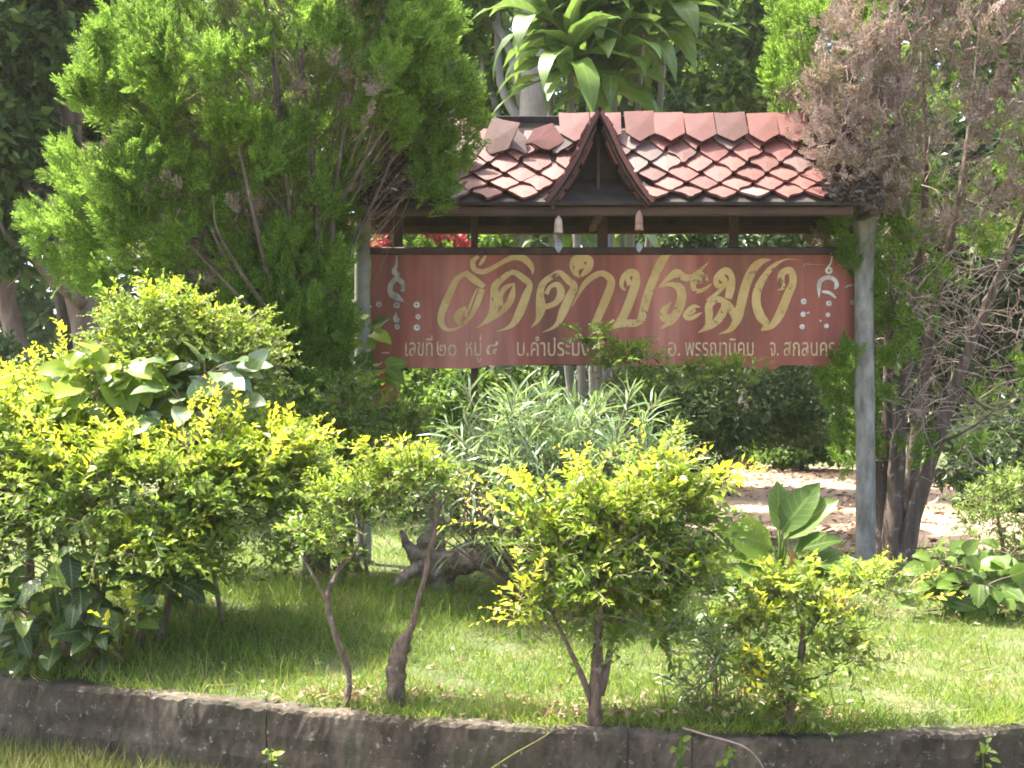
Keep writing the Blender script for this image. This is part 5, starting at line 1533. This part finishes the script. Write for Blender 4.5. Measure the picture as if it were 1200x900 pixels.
i_ = np.arange(n_); j_ = np.roll(i_, -1)
obj("lower_panel", np_mesh("lower_panel", av, [i_[None], (i_ + n_)[::-1][None], np.stack([i_, i_ + n_, j_ + n_, j_], -1)]), MAT['board'], SIGN)

# ------------------------------------------------------------------ grass, litter and weeds
def wall_y(x):
    o = np.argsort(wall_xy[:, 0])
    return np.interp(x, wall_xy[o, 0], wall_xy[o, 1])
def grass():
    r = np.random.default_rng(140)
    def field(n, y_far, hmin, hmax, wdt):
        y = 5.1 + (y_far - 5.1) * r.random(n) ** 1.35
        x = r.uniform(-.47, .47, n) * y
        ok = y > wall_y(x) + .055 + .05 * r.random(n)
        x, y = x[ok], y[ok]
        m = len(x)
        # tufts
        tx = np.sin(x * 9.0 + 2 * np.sin(y * 5)) * np.cos(y * 8.0 + np.sin(x * 4))
        tall = 1 + .35 * tx + 1.3 * np.exp(-((x + 1.6) ** 2 / .8 + (y - 7.3) ** 2 / .9)) + .7 * np.exp(-((x + .1) ** 2 / .5 + (y - 7.6) ** 2 / .3))
        bare = np.sin(x * 3.3 + 1.7 * np.sin(y * 2.1)) * np.sin(y * 3.9 + x) + .35 * np.sin(x * 11 + y * 7)
        h = r.uniform(hmin, hmax, m) * tall * np.where(bare > .75, .45, 1.0) * (1 + .35 * np.clip(-bare, 0, 1))
        P = np.stack([x, y, gz(x, y) - .006], -1)
        D = norm(r.normal(size=(m, 3)) * [.5, .5, 0] + [0, 0, 1.0])
        N = norm(r.normal(size=(m, 3)) * [1, 1, .2])
        return cloud(P, D, N, h, wdt * r.uniform(.7, 1.4, m), T_BLADE, r.uniform(-1.4, 1.6, m))[:2]
    def far_tufts():
        # thin rough grass straggling over the near edge of the earth yard and beyond the sign
        n = 16000
        y = r.uniform(10.2, 15.0, n); x = r.uniform(-.47, .47, n) * y
        k = np.sin(x * 2.3) * np.cos(y * 1.9) + .6 * r.normal(size=n) - np.where(x > .6, (y - 10.2) * .9, (y - 10.2) * .25)
        ok = k > -.5; x, y = x[ok], y[ok]; m = len(x)
        return cloud(np.stack([x, y, gz(x, y)], -1), norm(r.normal(size=(m, 3)) * [.5, .5, 0] + [0, 0, 1]), r.normal(size=(m, 3)) * [1, 1, .2], r.uniform(.04, .16, m), .009, T_BLADE, r.uniform(-1, 1.6, m))[:2]
    def lip():
        # tufts that lean out over the wall's top
        n = 4200
        x = r.uniform(-3.2, 3.0, n); k = np.sin(x * 7 + 2 * np.sin(x * 3)) + .5 * r.normal(size=n)
        x = x[k > .35]; m = len(x); y = wall_y(x) + r.uniform(.03, .12, m)
        return cloud(np.stack([x, y, np.full(m, .162)], -1), norm(r.normal(size=(m, 3)) * [.5, .3, 0] + [0, -.75, .8]), r.normal(size=(m, 3)) * [.4, .4, .2] + [0, -.6, -.6], r.uniform(.04, .11, m), .0042, T_BLADE, r.uniform(-.3, 1.6, m))[:2]
    v, f = merge([field(120000, 10.8, .022, .06, .0042), field(9000, 9.5, .06, .13, .0045), far_tufts(), lip()])
    o = obj("grass", np_mesh("grass", v, f), MAT['grass']); tag(o, "short green lawn grass inside the curved wall", "grass", kind="stuff")
    # straw and long dry stalks lying in the lawn
    n = 2600
    y = r.uniform(5.3, 9.5, n); x = r.uniform(-.45, .45, n) * y
    ok = y > wall_y(x) + .12; x, y = x[ok], y[ok]; n = len(x)
    D = norm(np.stack([r.normal(size=n), r.normal(size=n), np.abs(r.normal(size=n)) * .35], -1))
    v, f, _ = cloud(np.stack([x, y, gz(x, y) + .02], -1), D, rand_dirs(n, r) + [0, 0, 1], r.uniform(.06, .22, n), .004, T_BLADE, r.uniform(-.5, 1, n))
    o = obj("dry_grass", np_mesh("dry_grass", v, f), MAT['straw']); tag(o, "dry straw stalks scattered over the lawn", "grass", kind="stuff")
    # verge in front of the wall
    n = 26000
    x = r.uniform(-3.6, 3.2, n); y = wall_y(x) - .02 - np.abs(r.normal(size=n)) * .5
    tall = np.exp(-((x + 2.3) ** 2 / 1.2)) * 1.0 + .25
    ok = r.random(n) < tall + .12
    x, y, tall = x[ok], y[ok], tall[ok]; n = len(x)
    D = norm(r.normal(size=(n, 3)) * [.45, .45, 0] + [0, 0, 1.0])
    v, f, _ = cloud(np.stack([x, y, np.full(n, -.205)], -1), D, r.normal(size=(n, 3)) * [1, 1, .2], r.uniform(.04, .15, n) * (.6 + .6 * tall), .005, T_BLADE, r.uniform(-1, 1.6, n))
    o = obj("verge_grass", np_mesh("verge_grass", v, f), MAT['straw']); tag(o, "rough half dry grass at the foot of the wall", "grass", kind="stuff")
grass()

def ground_weeds():
    r = np.random.default_rng(143)
    n = 700
    y = r.uniform(5.3, 9.0, n); x = r.uniform(-.45, .45, n) * y
    k = np.sin(x * 2.1 + 1.3) * np.cos(y * 2.3) + .5 * r.normal(size=n)
    ok = (y > wall_y(x) + .12) & (k > .1); x, y = x[ok], y[ok]
    m = 9
    X = np.repeat(x, m) + r.normal(size=len(x) * m) * .03; Yy = np.repeat(y, m) + r.normal(size=len(x) * m) * .03
    N = len(X)
    D = norm(rand_dirs(N, r) * [1, 1, .3] + [0, 0, .25])
    v, f, _ = cloud(np.stack([X, Yy, gz(X, Yy) + r.uniform(.02, .06, N)], -1), D, rand_dirs(N, r) * .5 + [0, 0, 1], r.uniform(.012, .04, N), r.uniform(.008, .022, N), T_LEAF, r.uniform(-.5, 1.5, N))
    o = obj("lawn_weeds", np_mesh("lawn_weeds", v, f), MAT['tree_light']); tag(o, "small round leaved weeds spotted through the lawn", "weeds", kind="stuff")
ground_weeds()

def lawn_litter():
    r = np.random.default_rng(144)
    P = []
    for px, Y, m, sp in ((405, 5.55, 60, .16), (464, 5.58, 90, .2), (697, 5.3, 120, .25), (925, 5.25, 90, .22), (838, 5.55, 60, .2), (150, 6.6, 160, .5), (520, 8.2, 120, .5), (918, 7.8, 160, .5), (1050, 9.6, 220, .9), (380, 8.6, 160, .7), (1120, 7.6, 120, .5)):
        c = ground_pt(px, Y); q = r.normal(size=(m, 2)) * sp
        P.append(np.stack([c[0] + q[:, 0], c[1] + np.abs(q[:, 1]) * .6 + .02], -1))
    y = r.uniform(5.3, 9.5, 420); P.append(np.stack([r.uniform(-.45, .45, 420) * y, y], -1))
    P = np.vstack(P); P = P[P[:, 1] > wall_y(P[:, 0]) + .06]; n = len(P)
    v, f, _ = cloud(np.stack([P[:, 0], P[:, 1], gz(P[:, 0], P[:, 1]) + r.uniform(.01, .045, n)], -1), rand_dirs(n, r) * [1, 1, .4], rand_dirs(n, r) * .6 + [0, 0, 1], r.uniform(.02, .06, n), r.uniform(.012, .03, n), T_LEAF, r.uniform(-1, 2, n))
    o = obj("fallen_leaves", np_mesh("fallen_leaves", v, f), MAT['litter']); tag(o, "fallen dry leaves lying in the lawn under the shrubs", "leaves", kind="stuff")
lawn_litter()

def litter():
    r = np.random.default_rng(141)
    n = 5200
    a = r.uniform(0, 2 * np.pi, n); q = r.random(n) ** .5
    x = 4.2 + 5.2 * q * np.cos(a); y = 16.0 + 5.6 * q * np.sin(a)
    k = np.sin(x * 2.3 + 1) * np.cos(y * 1.1) + .5 * r.normal(size=n)
    ok = k > -.1; x, y = x[ok], y[ok]; n = len(x)
    v, f, _ = cloud(np.stack([x, y, gz(x, y) + .03], -1), rand_dirs(n, r) * [1, 1, .35], rand_dirs(n, r) * .6 + [0, 0, 1], r.uniform(.05, .14, n), r.uniform(.03, .08, n), T_LEAF, r.uniform(-1, 2.0, n))
    o = obj("leaf_litter", np_mesh("leaf_litter", v, f), MAT['litter']); tag(o, "dry brown leaves strewn over the sandy yard", "leaves", kind="stuff")
litter()

def wall_vine(name, label, pts, radius, mat, leaves=()):
    r = np.random.default_rng(len(label))
    p = np.array(pts, float)
    e = empty(name, p[0]); tag(e, label, "twig" if not leaves else "weed")
    v, f = tube_mesh("s", p, np.linspace(radius, radius * .5, len(p)), 5, .05, 5)
    obj("stem", np_mesh("stem", v, f, smooth=True), mat, e)
    for (q, d, s, kd) in leaves:
        place_leaf(kd, np.array(q, float), d, np.array([0, -.8, .7]) + r.normal(size=3) * .2, s, e, r)
    return e
def onwall(px, py, dy=-.03):
    """a point just in front of (or on) the wall's road face"""
    x = (px - 600) / F * 5.2
    for _ in range(4):
        y = wall_y(x) + dy; x = (px - 600) / F * y
    return W(px, py, y)
wall_vine("dry_stalk", "pale dry stalk leaning across the wall's face near its middle", [onwall(556, 855, .03), onwall(600, 885), onwall(570, 905)][::-1][:2] + [onwall(640, 862, -.02), onwall(652, 850, .0)], .004, MAT['straw'])
wall_vine("dry_stalk", "thin brown vine stem trailing over the wall beside the notch", [onwall(800, 853, .0), onwall(830, 862, -.012), onwall(870, 874), onwall(890, 892), onwall(900, 915)], .005, MAT['twig_pale'])
for k, (a, b, lab) in enumerate(((1152, 888, "small green weed against the wall under the shaded lawn"), (795, 878, "small green weed hanging in the wall's notch"), (852, 893, "glossy leaved weed at the wall's foot below the smallest golden shrub"), (318, 890, "small green weed at the wall's foot left of the cut stump"))):
    r = np.random.default_rng(150 + k)
    c = onwall(a, b, -.05)
    lv = []
    for j in range(11):
        d = norm(rand_dirs(1, r)[0] + [0, -.5, .5]); lv.append((c + d * r.uniform(.005, .03) + [0, 0, r.uniform(-.03, .04)], d, r.uniform(.025, .05), ('oval_light', 'oval_mid')[j % 2]))
    wall_vine("wall_weed", lab, [c - [0, 0, .12], c - [0, 0, .03], c + [0, 0, .05]], .004, MAT['broad_mid'], lv)

def haze():
    v, f = box(-405, 405, -405, 405, -1.2, 17.5)
    m = bpy.data.materials.new("thin_haze"); m.use_nodes = True
    nt = m.node_tree
    nt.nodes.remove(nt.nodes["Principled BSDF"])
    p = nt.nodes.new("ShaderNodeVolumePrincipled")
    p.inputs["Color"].default_value = (.93, .97, .86, 1)
    p.inputs["Density"].default_value = .0005
    p.inputs["Anisotropy"].default_value = .2
    nt.links.new(p.outputs[0], nt.nodes["Material Output"].inputs["Volume"])
    o = obj("haze", np_mesh("haze", v, f), m)
    tag(o, "thin bright haze in the sunlit air", "haze", kind="stuff")
haze()
